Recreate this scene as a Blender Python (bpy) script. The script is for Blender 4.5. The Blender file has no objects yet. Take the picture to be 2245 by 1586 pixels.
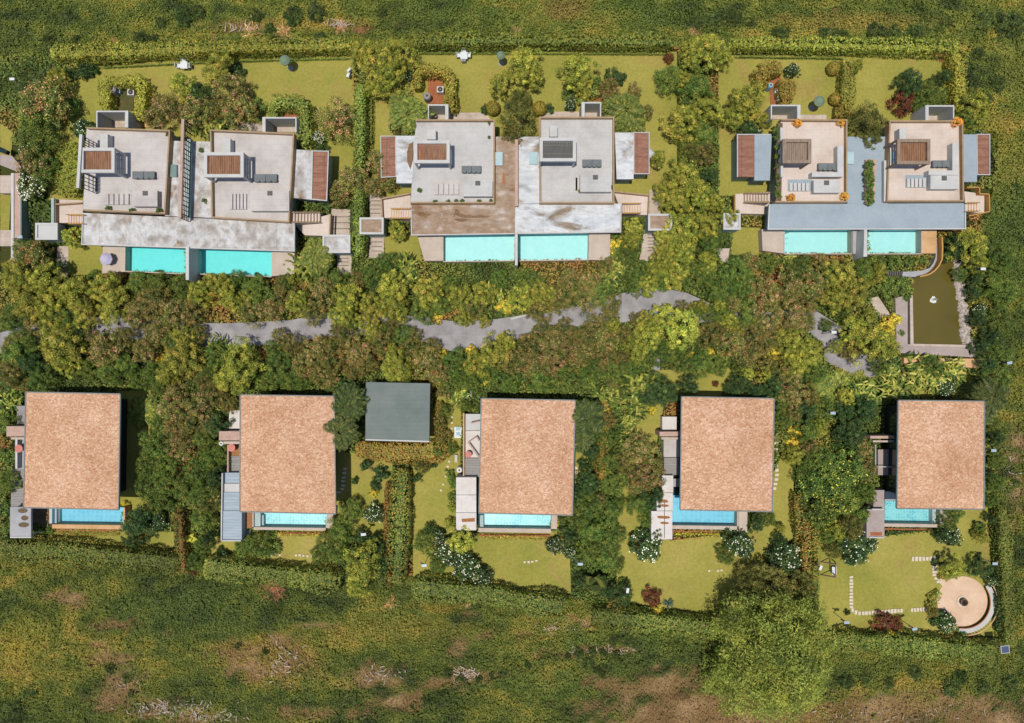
import bpy, math, random
import numpy as np
from mathutils import Vector
# ------------------------------------------------------------------ camera, light
SC = bpy.context.scene; COL = SC.collection
H = 75.0; S = 0.05; CX, CY = 1122.5, 793.0
cam = bpy.data.cameras.new('camera'); co = bpy.data.objects.new('camera', cam); COL.objects.link(co)
co.location = (0, 0, H); co.rotation_euler = (0, 0, 0)
cam.sensor_width = 36; cam.lens = 36*H/(2245*S); cam.clip_end = 2000; SC.camera = co
SX, SY = 0.12, 0.10          # shadow offset in metres per metre of height (east, north)
w = bpy.data.worlds.new('World'); SC.world = w; w.use_nodes = True
nt = w.node_tree; bg = nt.nodes['Background']; sky = nt.nodes.new('ShaderNodeTexSky'); sky.sky_type = 'NISHITA'
sky.sun_disc = False; sky.sun_elevation = math.atan2(1, math.hypot(SX, SY)); sky.sun_rotation = math.atan2(-SX, -SY)
nt.links.new(sky.outputs[0], bg.inputs[0]); bg.inputs[1].default_value = 0.1
sl = bpy.data.lights.new('sun', 'SUN'); sl.energy = 3.9; sl.angle = math.radians(0.5); sl.color = (1, 0.94, 0.84)
so = bpy.data.objects.new('sun', sl); COL.objects.link(so)
so.rotation_euler = Vector((-SX, -SY, 1)).to_track_quat('Z', 'Y').to_euler(); so.location = (0, 0, 60)
SC.view_settings.view_transform = 'Standard'; SC.view_settings.look = 'None'
SC.view_settings.exposure = 0.07; SC.view_settings.gamma = 1
SC.cycles.max_bounces = 6; SC.cycles.transparent_max_bounces = 6
random.seed(7); RNG = np.random.default_rng(7)
# ------------------------------------------------------------------ helpers
def P(x, y, z=0.0):
    k = S*(H-z)/H
    return Vector(((x-CX)*k, -(y-CY)*k, z))
def lin(c, k=1.0):
    return tuple(k*((v/255/12.92) if v/255 <= 0.04045 else ((v/255+0.055)/1.055)**2.4) for v in c)
KA = 0.76
def node_ramp(nt, fac, stops):
    r = nt.nodes.new('ShaderNodeValToRGB'); e = r.color_ramp.elements
    while len(e) < len(stops): e.new(0.5)
    for el, (p, c) in zip(e, stops): el.position = p; el.color = (*lin(c, KA), 1)
    nt.links.new(fac, r.inputs[0]); return r.outputs[0]
MATS = {}
def mat(name, stops, scale=0.6, detail=6, rough=0.8, fine=None, spec=0.3, bump=0.0, stretch=None, second=None, metal=0, grid=None):
    """stops: ramp of sRGB colours over world-scale noise; fine=(scale,amount); second=(stops,scale,lo,hi) patches"""
    if name in MATS: return MATS[name]
    m = bpy.data.materials.new(name); m.use_nodes = True; nt = m.node_tree; b = nt.nodes['Principled BSDF']
    b.inputs['Roughness'].default_value = rough; b.inputs['Specular IOR Level'].default_value = spec
    b.inputs['Metallic'].default_value = metal
    geo = nt.nodes.new('ShaderNodeNewGeometry'); vec = geo.outputs['Position']
    if stretch:
        mp = nt.nodes.new('ShaderNodeVectorMath'); mp.operation = 'MULTIPLY'; mp.inputs[1].default_value = stretch
        nt.links.new(vec, mp.inputs[0]); vec = mp.outputs[0]
    def noise(sc, det=detail, dist=0.0):
        n = nt.nodes.new('ShaderNodeTexNoise'); n.inputs['Scale'].default_value = sc; n.inputs['Detail'].default_value = det
        n.inputs['Roughness'].default_value = 0.6; n.inputs['Distortion'].default_value = dist
        nt.links.new(vec, n.inputs['Vector']); return n.outputs['Fac']
    if len(stops[0]) == 3: stops = [(i/(len(stops)-1)*0.44+0.28, c) for i, c in enumerate(stops)] if len(stops) > 1 else [(0, stops[0]), (1, stops[0])]
    c = node_ramp(nt, noise(scale), stops)
    def mix(a, b_, f):
        x = nt.nodes.new('ShaderNodeMix'); x.data_type = 'RGBA'
        nt.links.new(a, x.inputs[6]); nt.links.new(b_, x.inputs[7]); nt.links.new(f, x.inputs[0]); return x.outputs[2]
    if second:
        st2, sc2, lo, hi = second
        c2 = node_ramp(nt, noise(sc2*3.1), [(0.3, st2[0]), (0.7, st2[-1])])
        mr = nt.nodes.new('ShaderNodeMapRange'); nt.links.new(noise(sc2, 5, 0.6), mr.inputs[0])
        mr.inputs[1].default_value = lo; mr.inputs[2].default_value = hi
        c = mix(c, c2, mr.outputs[0])
    if fine:
        n = noise(fine[0], 3)
        mr = nt.nodes.new('ShaderNodeMapRange'); nt.links.new(n, mr.inputs[0])
        mr.inputs[1].default_value = 0.3; mr.inputs[2].default_value = 0.7
        mr.inputs[3].default_value = 1-fine[1]; mr.inputs[4].default_value = 1+fine[1]
        x = nt.nodes.new('ShaderNodeVectorMath'); x.operation = 'SCALE'
        nt.links.new(c, x.inputs[0]); nt.links.new(mr.outputs[0], x.inputs['Scale']); c = x.outputs[0]
        if bump:
            bp = nt.nodes.new('ShaderNodeBump'); bp.inputs['Strength'].default_value = bump; bp.inputs['Distance'].default_value = 0.05
            nt.links.new(n, bp.inputs['Height']); nt.links.new(bp.outputs[0], b.inputs['Normal'])
    if grid:
        br = nt.nodes.new('ShaderNodeTexBrick'); br.inputs['Scale'].default_value = 1; br.inputs['Brick Width'].default_value = grid[0]; br.inputs['Row Height'].default_value = grid[1]
        br.inputs['Mortar Size'].default_value = grid[3]; br.inputs['Color1'].default_value = (1, 1, 1, 1); br.inputs['Color2'].default_value = (1-grid[2]*.4,)*3+(1,); br.inputs['Mortar'].default_value = (1-grid[2],)*3+(1,); br.offset = grid[4]
        nt.links.new(geo.outputs['Position'], br.inputs['Vector']); x = nt.nodes.new('ShaderNodeVectorMath'); x.operation = 'MULTIPLY'; nt.links.new(c, x.inputs[0]); nt.links.new(br.outputs['Color'], x.inputs[1]); c = x.outputs[0]
    nt.links.new(c, b.inputs['Base Color'])
    MATS[name] = m; return m
def leafmat():
    m = bpy.data.materials.new('foliage'); m.use_nodes = True; nt = m.node_tree; b = nt.nodes['Principled BSDF']
    a = nt.nodes.new('ShaderNodeAttribute'); a.attribute_name = 'leafcol'
    oi = nt.nodes.new('ShaderNodeObjectInfo')
    hs = nt.nodes.new('ShaderNodeHueSaturation')
    mr = nt.nodes.new('ShaderNodeMapRange'); mr.inputs[3].default_value = 0.84; mr.inputs[4].default_value = 1.16
    nt.links.new(oi.outputs['Random'], mr.inputs[0]); nt.links.new(mr.outputs[0], hs.inputs['Value'])
    m2 = nt.nodes.new('ShaderNodeMath'); m2.operation = 'MULTIPLY'; m2.inputs[1].default_value = 7.31
    fr = nt.nodes.new('ShaderNodeMath'); fr.operation = 'FRACT'
    nt.links.new(oi.outputs['Random'], m2.inputs[0]); nt.links.new(m2.outputs[0], fr.inputs[0])
    mh = nt.nodes.new('ShaderNodeMapRange'); mh.inputs[3].default_value = 0.488; mh.inputs[4].default_value = 0.512
    nt.links.new(fr.outputs[0], mh.inputs[0]); nt.links.new(mh.outputs[0], hs.inputs['Hue'])
    nt.links.new(a.outputs['Color'], hs.inputs['Color'])
    nt.links.new(hs.outputs[0], b.inputs['Base Color']); b.inputs['Roughness'].default_value = 0.6
    b.inputs['Specular IOR Level'].default_value = 0.25
    t = nt.nodes.new('ShaderNodeBsdfTranslucent'); nt.links.new(hs.outputs[0], t.inputs[0])
    mx = nt.nodes.new('ShaderNodeMixShader'); mx.inputs[0].default_value = 0.22
    nt.links.new(b.outputs[0], mx.inputs[1]); nt.links.new(t.outputs[0], mx.inputs[2])
    nt.links.new(mx.outputs[0], nt.nodes['Material Output'].inputs[0]); return m
LEAF = leafmat()
def watermat(name, tint, refl=1.0):
    m = bpy.data.materials.new(name); m.use_nodes = True; nt = m.node_tree; nt.nodes.remove(nt.nodes['Principled BSDF'])
    tr = nt.nodes.new('ShaderNodeBsdfTransparent'); tr.inputs[0].default_value = (*tint, 1)
    gl = nt.nodes.new('ShaderNodeBsdfGlossy'); gl.inputs['Roughness'].default_value = 0.03
    fr = nt.nodes.new('ShaderNodeFresnel'); fr.inputs[0].default_value = 1.33
    n = nt.nodes.new('ShaderNodeTexNoise'); n.inputs['Scale'].default_value = 2.5; n.inputs['Detail'].default_value = 3
    g = nt.nodes.new('ShaderNodeNewGeometry'); nt.links.new(g.outputs['Position'], n.inputs['Vector'])
    bp = nt.nodes.new('ShaderNodeBump'); bp.inputs['Strength'].default_value = 0.25; bp.inputs['Distance'].default_value = 0.05
    nt.links.new(n.outputs['Fac'], bp.inputs['Height']); nt.links.new(bp.outputs[0], gl.inputs['Normal'])
    mx = nt.nodes.new('ShaderNodeMixShader'); nt.links.new(fr.outputs[0], mx.inputs[0])
    nt.links.new(tr.outputs[0], mx.inputs[1]); nt.links.new(gl.outputs[0], mx.inputs[2])
    nt.links.new(mx.outputs[0], nt.nodes['Material Output'].inputs[0]); return m
def tilemat(name, c1, c2, size=0.25, rough=0.35):
    m = bpy.data.materials.new(name); m.use_nodes = True; nt = m.node_tree; b = nt.nodes['Principled BSDF']
    b.inputs['Roughness'].default_value = rough
    g = nt.nodes.new('ShaderNodeNewGeometry'); v = nt.nodes.new('ShaderNodeTexVoronoi'); v.inputs['Scale'].default_value = 1/size
    v.inputs['Randomness'].default_value = 0.35
    n = nt.nodes.new('ShaderNodeTexNoise'); n.inputs['Scale'].default_value = 0.7
    nt.links.new(g.outputs['Position'], v.inputs['Vector']); nt.links.new(g.outputs['Position'], n.inputs['Vector'])
    ad = nt.nodes.new('ShaderNodeMath'); ad.operation = 'MULTIPLY_ADD'; ad.inputs[1].default_value = 1.0
    nt.links.new(v.outputs['Distance'], ad.inputs[0]); nt.links.new(n.outputs['Fac'], ad.inputs[2])
    r = node_ramp(nt, ad.outputs[0], [(0.62, c1), (1.0, c2)]); nt.links.new(r, b.inputs['Base Color']); return m
def shinglemat(name, tone=0.0):
    m = bpy.data.materials.new(name); m.use_nodes = True; nt = m.node_tree; b = nt.nodes['Principled BSDF']
    b.inputs['Roughness'].default_value = 0.85; b.inputs['Specular IOR Level'].default_value = 0.15
    g = nt.nodes.new('ShaderNodeNewGeometry')
    wv = nt.nodes.new('ShaderNodeTexNoise'); wv.inputs['Scale'].default_value = 1.3; wv.inputs['Detail'].default_value = 2
    nt.links.new(g.outputs['Position'], wv.inputs['Vector'])
    ad = nt.nodes.new('ShaderNodeVectorMath'); ad.operation = 'MULTIPLY_ADD'; ad.inputs[1].default_value = (0.6, 0.6, 0)
    nt.links.new(wv.outputs['Color'], ad.inputs[0]); nt.links.new(g.outputs['Position'], ad.inputs[2])
    v = nt.nodes.new('ShaderNodeTexVoronoi'); v.inputs['Scale'].default_value = 5.2; v.inputs['Randomness'].default_value = 1
    mp = nt.nodes.new('ShaderNodeVectorMath'); mp.operation = 'MULTIPLY'; mp.inputs[1].default_value = (1.0, 1.35, 1)
    nt.links.new(ad.outputs[0], mp.inputs[0]); nt.links.new(mp.outputs[0], v.inputs['Vector'])
    bw = nt.nodes.new('ShaderNodeSeparateColor'); nt.links.new(v.outputs['Color'], bw.inputs[0])
    n2 = nt.nodes.new('ShaderNodeTexNoise'); n2.inputs['Scale'].default_value = 0.22; n2.inputs['Detail'].default_value = 7; n2.inputs['Roughness'].default_value = 0.62
    nt.links.new(g.outputs['Position'], n2.inputs['Vector'])
    n3 = nt.nodes.new('ShaderNodeTexNoise'); n3.inputs['Scale'].default_value = 6.5; n3.inputs['Detail'].default_value = 4; n3.inputs['Distortion'].default_value = 1.5
    nt.links.new(g.outputs['Position'], n3.inputs['Vector'])
    m1 = nt.nodes.new('ShaderNodeMath'); m1.operation = 'MULTIPLY_ADD'; m1.inputs[1].default_value = 0.30
    m1b = nt.nodes.new('ShaderNodeMath'); m1b.operation = 'MULTIPLY_ADD'; m1b.inputs[1].default_value = 1.25
    nt.links.new(n3.outputs['Fac'], m1b.inputs[0]); m1b.inputs[2].default_value = -0.30+tone
    nt.links.new(bw.outputs[0], m1.inputs[0]); nt.links.new(m1b.outputs[0], m1.inputs[2])
    m2 = nt.nodes.new('ShaderNodeMath'); m2.operation = 'MULTIPLY_ADD'; m2.inputs[1].default_value = 0.62
    nt.links.new(n2.outputs['Fac'], m2.inputs[0]); nt.links.new(m1.outputs[0], m2.inputs[2])
    s_ = nt.nodes.new('ShaderNodeMath'); s_.operation = 'SUBTRACT'; s_.inputs[1].default_value = 0.235; nt.links.new(m2.outputs[0], s_.inputs[0])
    r = node_ramp(nt, s_.outputs[0], [(0.02, (136, 92, 66)), (0.28, (180, 132, 100)), (0.55, (204, 159, 126)), (0.85, (234, 200, 172))])
    nt.links.new(r, b.inputs['Base Color'])
    bp = nt.nodes.new('ShaderNodeBump'); bp.inputs['Strength'].default_value = 0.4; bp.inputs['Distance'].default_value = 0.04
    nt.links.new(bw.outputs[1], bp.inputs['Height']); nt.links.new(bp.outputs[0], b.inputs['Normal']); return m

class MB:
    def __init__(s): s.v = []; s.f = []
    def prism(s, tp, z0, z1, bot=None):
        """tp: px outline seen at height z1; straight down to z0"""
        pts = [P(x, y, z1) for x, y in tp]; a = sum(p.x*q.y-q.x*p.y for p, q in zip(pts, pts[1:]+pts[:1]))
        if a < 0: pts.reverse()
        n = len(pts); b = len(s.v)
        s.v += [(p.x, p.y, z0) for p in pts]+[(p.x, p.y, z1) for p in pts]
        s.f += [tuple(b+n+i for i in range(n)), tuple(b+n-1-i for i in range(n))]
        for i in range(n): j = (i+1) % n; s.f.append((b+i, b+j, b+n+j, b+n+i))
        return s
    def box(s, x0, y0, x1, y1, z0, z1): return s.prism([(x0, y0), (x1, y0), (x1, y1), (x0, y1)], z0, z1)
    def sheet(s, tp, z):
        pts = [P(x, y, z) for x, y in tp]; a = sum(p.x*q.y-q.x*p.y for p, q in zip(pts, pts[1:]+pts[:1]))
        if a < 0: pts.reverse()
        b = len(s.v); s.v += [tuple(p) for p in pts]; s.f.append(tuple(range(b, b+len(pts)))); return s
    def beam(s, a, b, wd, ht=None):
        a = Vector(a); b = Vector(b); d = (b-a).normalized(); up = Vector((0, 0, 1)) if abs(d.z) < 0.95 else Vector((1, 0, 0))
        u = d.cross(up).normalized()*wd/2; v = u.cross(d).normalized()*(ht or wd)/2; n = len(s.v)
        for p in (a, b):
            for su, sv in ((-1, -1), (1, -1), (1, 1), (-1, 1)): s.v.append(tuple(p+u*su+v*sv))
        s.f += [(n, n+1, n+2, n+3), (n+7, n+6, n+5, n+4)]
        for i in range(4): j = (i+1) % 4; s.f.append((n+i, n+4+i, n+4+j, n+j))
        return s
    def lathe(s, c, prof, seg=20):
        """c world xy; prof list of (r,z)"""
        b = len(s.v)
        for r, z in prof:
            for i in range(seg): a = 2*math.pi*i/seg; s.v.append((c[0]+r*math.cos(a), c[1]+r*math.sin(a), z))
        for k in range(len(prof)-1):
            for i in range(seg):
                j = (i+1) % seg; s.f.append((b+k*seg+i, b+k*seg+j, b+(k+1)*seg+j, b+(k+1)*seg+i))
        s.f.append(tuple(b+seg-1-i for i in range(seg))); k = len(prof)-1; s.f.append(tuple(b+k*seg+i for i in range(seg))); return s
    def cone(s, a, b, r0, r1, seg=7):
        a = Vector(a); b = Vector(b); d = (b-a).normalized(); up = Vector((0, 1, 0)) if abs(d.z) > 0.9 else Vector((0, 0, 1))
        u = d.cross(up).normalized(); v = u.cross(d).normalized(); n = len(s.v)
        for p, r in ((a, r0), (b, r1)):
            for i in range(seg):
                t = 2*math.pi*i/seg; s.v.append(tuple(p+u*math.cos(t)*r+v*math.sin(t)*r))
        for i in range(seg): j = (i+1) % seg; s.f.append((n+i, n+seg+i, n+seg+j, n+j))
        s.f.append(tuple(n+seg+i for i in range(seg))); s.f.append(tuple(n+seg-1-i for i in range(seg))); return s
    def build(s, name, m, parent=None, smooth=False):
        L = parent.location if parent else Vector((0, 0, 0))
        p = parent
        while p is not None and p.parent: p = p.parent; L = L+p.location
        me = bpy.data.meshes.new(name); me.from_pydata([(x-L[0], y-L[1], z-L[2]) for x, y, z in s.v], [], s.f)
        me.materials.append(m); me.update()
        if smooth: me.polygons.foreach_set('use_smooth', [True]*len(me.polygons))
        o = bpy.data.objects.new(name, me); COL.objects.link(o)
        if parent: o.parent = parent
        return o
def tag(o, label=None, cat=None, group=None, kind=None):
    if label: o['label'] = label
    if cat: o['category'] = cat
    if group: o['group'] = group
    if kind: o['kind'] = kind
    return o
def empty(name, loc, label, cat, group=None):
    o = bpy.data.objects.new(name, None); o.location = loc; o.empty_display_size = 0.3; COL.objects.link(o)
    return tag(o, label, cat, group)
def solo(name, mb, m, base, label, cat, group=None):
    """a one-mesh thing with its origin at base"""
    L = Vector(base); me = bpy.data.meshes.new(name)
    me.from_pydata([(x-L.x, y-L.y, z-L.z) for x, y, z in mb.v], [], mb.f); me.materials.append(m)
    o = bpy.data.objects.new(name, me); o.location = L; COL.objects.link(o); return tag(o, label, cat, group)
def copy_tree(o, parent=None):
    c = o.copy(); COL.objects.link(c); c.parent = parent
    for ch in list(o.children): copy_tree(ch, c)
    return c
EXCL = []                                        # outlines (px, ground) where no undergrowth may grow
def struct(name, tp, z, m, excl=True, z0=None):
    mb = MB()
    if z0 is None: mb.sheet(tp, z)
    else: mb.prism(tp, z0, z)
    o = mb.build(name, m); o['kind'] = 'structure'
    if excl: EXCL.append(tp)
    return o
def ex(x0, y0, x1, y1): EXCL.append([(x0, y0), (x1, y0), (x1, y1), (x0, y1)])
# ------------------------------------------------------------------ materials
M_ground = mat('soil', [(88, 80, 44), (112, 96, 58), (134, 106, 74), (86, 92, 46)], 0.35, 8, 0.95, fine=(6, 0.3), spec=0.05)
M_lawn = mat('lawn_grass', [(130, 133, 62), (149, 146, 70), (162, 154, 78), (173, 160, 92)], 0.12, 8, 0.95, fine=(3.5, 0.13), spec=0.05,
             second=([(172, 146, 90), (150, 136, 72)], 0.22, 0.54, 0.72))
M_road = mat('road_concrete', [(134, 132, 134), (156, 153, 155), (172, 169, 170)], 0.7, 6, 0.85, fine=(9, 0.08), grid=(4, 3, .08, .05, 0))
M_path = mat('path_stone', [(176, 158, 142), (198, 182, 168), (206, 192, 180)], 0.8, 6, 0.85, fine=(7, 0.08), grid=(1.0, .5, .14, .03, 0))
M_deck = mat('pool_deck_stone', [(186, 168, 152), (196, 180, 166), (204, 190, 176)], 0.9, 5, 0.8, fine=(7, 0.05), grid=(.8, .8, .07, .03, 0))
M_tan = mat('tan_stone', [(192, 150, 104), (208, 166, 120), (216, 178, 134)], 0.8, 5, 0.8, fine=(5, 0.08))
M_brown = mat('brown_stone', [(150, 104, 66), (166, 118, 76)], 0.8, 5, 0.8, fine=(5, 0.1))
M_terr = mat('terrace_tiles', [(180, 173, 169), (198, 191, 187), (206, 201, 197)], 0.45, 7, 0.75, fine=(4, 0.04), grid=(1.2, .6, .10, .03, .5))
M_terr2 = mat('terrace_tiles_warm', [(196, 178, 164), (214, 198, 186), (222, 208, 198)], 0.4, 7, 0.75, fine=(4, 0.04), grid=(.9, .9, .10, .03, 0))
M_white = mat('white_render', [(186, 186, 184), (206, 205, 202)], 0.7, 5, 0.7, fine=(5, 0.04))
M_wall = mat('shade_teal_render', [(150, 176, 172), (172, 192, 188)], 0.6, 5, 0.8, fine=(5, 0.05))  # pale render with the teal of sky-lit shade mixed into its colour
M_conc = mat('stained_concrete', [(140, 130, 120), (176, 170, 164), (208, 208, 208), (178, 168, 156)], 0.8, 10, 0.85, fine=(2.2, 0.16), stretch=(1, .8, 1),
             second=([(168, 134, 100), (122, 106, 92)], 0.55, 0.58, 0.70), grid=(3.1, 3.0, .16, .03, 0))
M_concb = mat('brown_stained_concrete', [(202, 196, 190), (172, 152, 134), (154, 128, 104), (196, 182, 168)], 0.7, 10, 0.85, stretch=(.7, 1.2, 1), fine=(2.5, 0.18),
              second=([(110, 78, 48), (150, 116, 84)], 0.30, 0.60, 0.70), grid=(4.5, 6.0, .12, .03, 0))
M_concw = mat('washed_concrete', [(170, 172, 172), (204, 208, 212), (216, 218, 220), (180, 172, 162)], 0.7, 10, 0.85, stretch=(.6, 1.3, 1), fine=(2.5, 0.14),
              second=([(160, 142, 122), (128, 116, 100)], 0.42, 0.52, 0.66), grid=(3.3, 3.1, .16, .03, 0))
M_blue = mat('blue_grey_roof_coating', [(146, 160, 170), (156, 170, 180), (164, 176, 184)], 0.5, 6, 0.6, fine=(4, 0.04))
M_stainb = mat('soft_brown_stain', [(118, 92, 70), (140, 112, 86)], 2.0, 7, 0.9, fine=(5, 0.2))
M_rust = mat('rust_stain', [(150, 96, 56), (176, 120, 76)], 1.5, 6, 0.9, fine=(5, 0.2))
M_stainshade = mat('dark_stain_and_shade', [(98, 82, 66), (120, 100, 80)], 1.5, 6, 0.9, fine=(5, 0.2))
M_brick = mat('red_tiles', [(138, 92, 74), (154, 110, 90), (170, 128, 108)], 1.2, 6, 0.85, fine=(6, 0.2), stretch=(1, 3, 1), grid=(2.2, .9, .3, .05, 0))
M_pink = mat('pink_tiles', [(180, 148, 134), (198, 168, 152)], 1.2, 6, 0.8, fine=(6, 0.12))
M_terrc = mat('terrace_tiles_cool', [(176, 174, 172), (194, 192, 190), (202, 200, 198)], 0.45, 7, 0.75, fine=(4, 0.05), grid=(1.2, .6, .08, .03, .5))
M_rim = mat('brown_metal', [(158, 130, 98), (176, 148, 116)], 0.9, 5, 0.6, fine=(4, 0.1))
M_ochre = mat('ochre_metal', [(186, 136, 70), (206, 158, 90)], 0.9, 5, 0.6)
M_wood = mat('slat_wood', [(118, 80, 56), (144, 102, 74), (162, 122, 94)], 1.6, 6, 0.7, fine=(6, 0.12), stretch=(3, .5, 1))
M_woodg = mat('grey_wood', [(124, 106, 90), (148, 128, 110), (160, 142, 126)], 1.6, 6, 0.8, fine=(6, 0.12), stretch=(3, .5, 1))
M_dark = mat('dark_metal', [(26, 27, 28), (36, 36, 36)], 2, 3, 0.5)
M_darkw = mat('dark_slats', [(84, 84, 80), (104, 102, 96)], 2, 3, 0.7, stretch=(4, .4, 1))
M_shadewall = mat('shade_darkened_wall', [(40, 42, 38), (58, 56, 50)], 1, 4, 0.7)  # wall colour darkened to stand in for the shadow under the eaves
M_moss = mat('mossy_yard', [(60, 72, 36), (84, 84, 44), (110, 84, 54)], 1, 5, 0.9, fine=(5, .2))
M_sofa = mat('grey_cushion', [(108, 114, 116), (122, 128, 130)], 1.5, 4, 0.9, fine=(5, 0.08))
M_sky = mat('skylight_glass', [(118, 140, 136), (132, 152, 148)], 1, 3, 0.15, spec=0.5)
M_skyb = mat('pale_glass', [(170, 196, 200), (186, 210, 214)], 1, 3, 0.12, spec=0.5)
M_glass = mat('dark_glass', [(24, 44, 42), (34, 60, 56)], 1, 3, 0.1, spec=0.5)
M_green = mat('canopy_green', [(116, 138, 112), (130, 150, 124)], 1.5, 4, 0.8)
M_lilac = mat('lilac_cloth', [(190, 184, 212), (204, 200, 222)], 2, 4, 0.8)
M_wclo = mat('white_cloth', [(214, 220, 222), (226, 230, 230)], 2, 4, 0.8)
M_panel = mat('solar_cells', [(150, 178, 200), (174, 198, 214)], 2, 3, 0.2, spec=0.6)
M_panelb = mat('solar_cells_dark', [(72, 84, 112), (86, 98, 126)], 2, 3, 0.2, spec=0.6)
M_steel = mat('galvanised_steel', [(112, 118, 116), (132, 138, 136)], 2, 3, 0.6)
M_bark = mat('bark', [(70, 54, 40), (98, 78, 60), (120, 100, 80)], 3, 6, 0.95, fine=(9, 0.2))
M_pond = mat('murky_water', [(88, 78, 30), (98, 88, 36), (106, 94, 42)], 0.12, 6, 0.06, spec=0.5)
M_foam = mat('foam', [(200, 204, 196), (236, 238, 232)], 6, 5, 0.6)
M_sand = mat('sandy_paving', [(206, 172, 142), (220, 188, 160), (228, 200, 174)], 0.5, 7, 0.85, fine=(5, 0.05), grid=(1.2, 1.2, .05, .03, .5))
M_rock = mat('bank_rock', [(150, 138, 128), (182, 170, 160), (204, 194, 186)], 2.5, 8, 0.9, fine=(6, 0.25), bump=0.5)
M_stone = mat('stepping_stone', [(206, 192, 170), (226, 214, 194)], 2, 5, 0.85, fine=(6, 0.08))
M_gdeck = mat('weathered_boards', [(146, 142, 138), (164, 160, 158)], 1.2, 5, 0.8, fine=(5, 0.08), stretch=(.6, 5, 1), grid=(6, .28, .22, .04, .5))
M_bdeck = mat('blue_grey_boards', [(150, 166, 178), (178, 192, 202)], 1.0, 6, 0.7, fine=(5, 0.06), stretch=(.5, 5, 1), grid=(8, .3, .16, .04, .5))
M_wdeck = mat('white_boards', [(206, 198, 192), (226, 220, 216)], 0.8, 7, 0.8, fine=(5, 0.06), second=([(190, 170, 152), (170, 148, 126)], 0.7, 0.66, 0.76))
M_bluewall = mat('grey_concrete', [(156, 156, 158), (178, 178, 182)], 0.8, 7, 0.85, fine=(5, 0.08))
M_lavend = mat('lavender_concrete', [(160, 146, 140), (178, 164, 160)], 0.8, 7, 0.85, fine=(5, 0.07))
M_asph = mat('bitumen_roof', [(104, 116, 112), (118, 128, 124), (130, 136, 130)], 0.3, 8, 0.9, fine=(7, 0.06), grid=(30, .45, .06, .04, 0))
M_debris = mat('dry_wood', [(178, 160, 142), (206, 192, 176)], 3, 5, 0.9)
M_redc = mat('terracotta_paving', [(150, 88, 56), (172, 108, 72)], 1.5, 6, 0.9, fine=(6, 0.15))
M_red = mat('red_round_cloth', [(196, 120, 110), (214, 140, 128)], 2, 4, 0.8)
M_purple = mat('dull_purple_cloth', [(132, 96, 104), (150, 112, 118)], 2, 4, 0.8)
M_bluec = mat('light_blue_plastic', [(120, 168, 190), (150, 190, 206)], 2, 4, 0.5)
M_basin = mat('pool_tile_turquoise', [(114, 226, 226), (126, 234, 232)], 1.2, 5, 0.5, fine=(3, .03))
M_basinp = mat('pool_tile_pale', [(178, 234, 234), (190, 240, 240)], 1.2, 5, 0.5, fine=(3, .03))
M_basinb = tilemat('pool_tile_blue', (120, 196, 226), (140, 210, 234), 0.5)
M_basinm = tilemat('pool_mosaic', (104, 194, 208), (166, 224, 226), 0.3)
M_shin = [shinglemat('wood_shingles', t) for t in (0.0, )][0]
W_turq = watermat('pool_water', (0.85, 0.98, 0.98)); W_pale = watermat('pale_pool_water', (0.91, 0.985, 0.98)); W_blue = watermat('pool_water_blue', (0.86, 0.97, 0.985))
# ------------------------------------------------------------------ ground, lawns, road
gm = MB(); GX = [-700, -200, -67.5]+[-66+.66*i for i in range(201)]+[67.5, 200, 700]; GYs = [-700, -200, -51.5]+[-50+.66*i for i in range(152)]+[51.5, 200, 700]
gm.v = [(x, y, 0) for y in GYs for x in GX]; nx = len(GX); gm.f = [(j*nx+i, j*nx+i+1, (j+1)*nx+i+1, (j+1)*nx+i) for j in range(len(GYs)-1) for i in range(nx-1)]
g_ = gm.build('ground', M_ground); g_['kind'] = 'structure'
LAWNS = [
 [(105, 165), (215, 145), (400, 131), (775, 122), (778, 440), (105, 440)], [(812, 116), (1484, 114), (1484, 455), (812, 440)],
 [(1575, 122), (1850, 122), (2105, 122), (2112, 420), (1575, 430)], [(150, 525), (226, 535), (226, 603), (150, 603)],
 [(842, 515), (920, 515), (925, 578), (845, 578)], [(1608, 498), (1675, 500), (1672, 562), (1600, 560)],
 [(255, 858), (330, 855), (330, 1120), (255, 1120)], [(738, 990), (862, 1000), (848, 1190), (735, 1165)],
 [(458, 1178), (560, 1163), (745, 1163), (738, 1243), (458, 1224)], [(905, 1000), (960, 870), (1012, 865), (1006, 1170), (1248, 1163), (1252, 1302), (905, 1264)],
 [(1374, 862), (1462, 858), (1400, 1170), (1470, 1185), (1640, 1165), (1742, 930), (1738, 1180), (1600, 1352), (1352, 1318), (1352, 1130)],
 [(1440, 812), (1605, 806), (1640, 868), (1440, 872)], [(1790, 1100), (1905, 1180), (2062, 1160), (2066, 1112), (2165, 1110), (2192, 1396), (1795, 1378)],
 [(105, 1162), (385, 1166), (385, 1203), (105, 1186)], [(0, 270), (28, 290), (24, 350), (0, 350)], [(0, 425), (24, 425), (20, 505), (0, 510)], [(1248, 990), (1290, 990), (1285, 1050), (1246, 1050)], [(2000, 815), (2100, 825), (2080, 870), (1985, 870)]]
for i, L in enumerate(LAWNS): struct('lawn', L, 0.02+0.004*i, M_lawn)
def ribbon(c, wd):
    pts = [P(*p) for p in c]; l, r = [], []
    for i, p in enumerate(pts):
        d = (pts[min(i+1, len(pts)-1)]-pts[max(i-1, 0)]).normalized(); n = Vector((-d.y, d.x, 0)); ww = wd[i] if isinstance(wd, list) else wd
        l.append(p+n*ww/2); r.append(p-n*ww/2)
    return [(q.x/S+CX, -q.y/S+CY) for q in l+r[::-1]]
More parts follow.
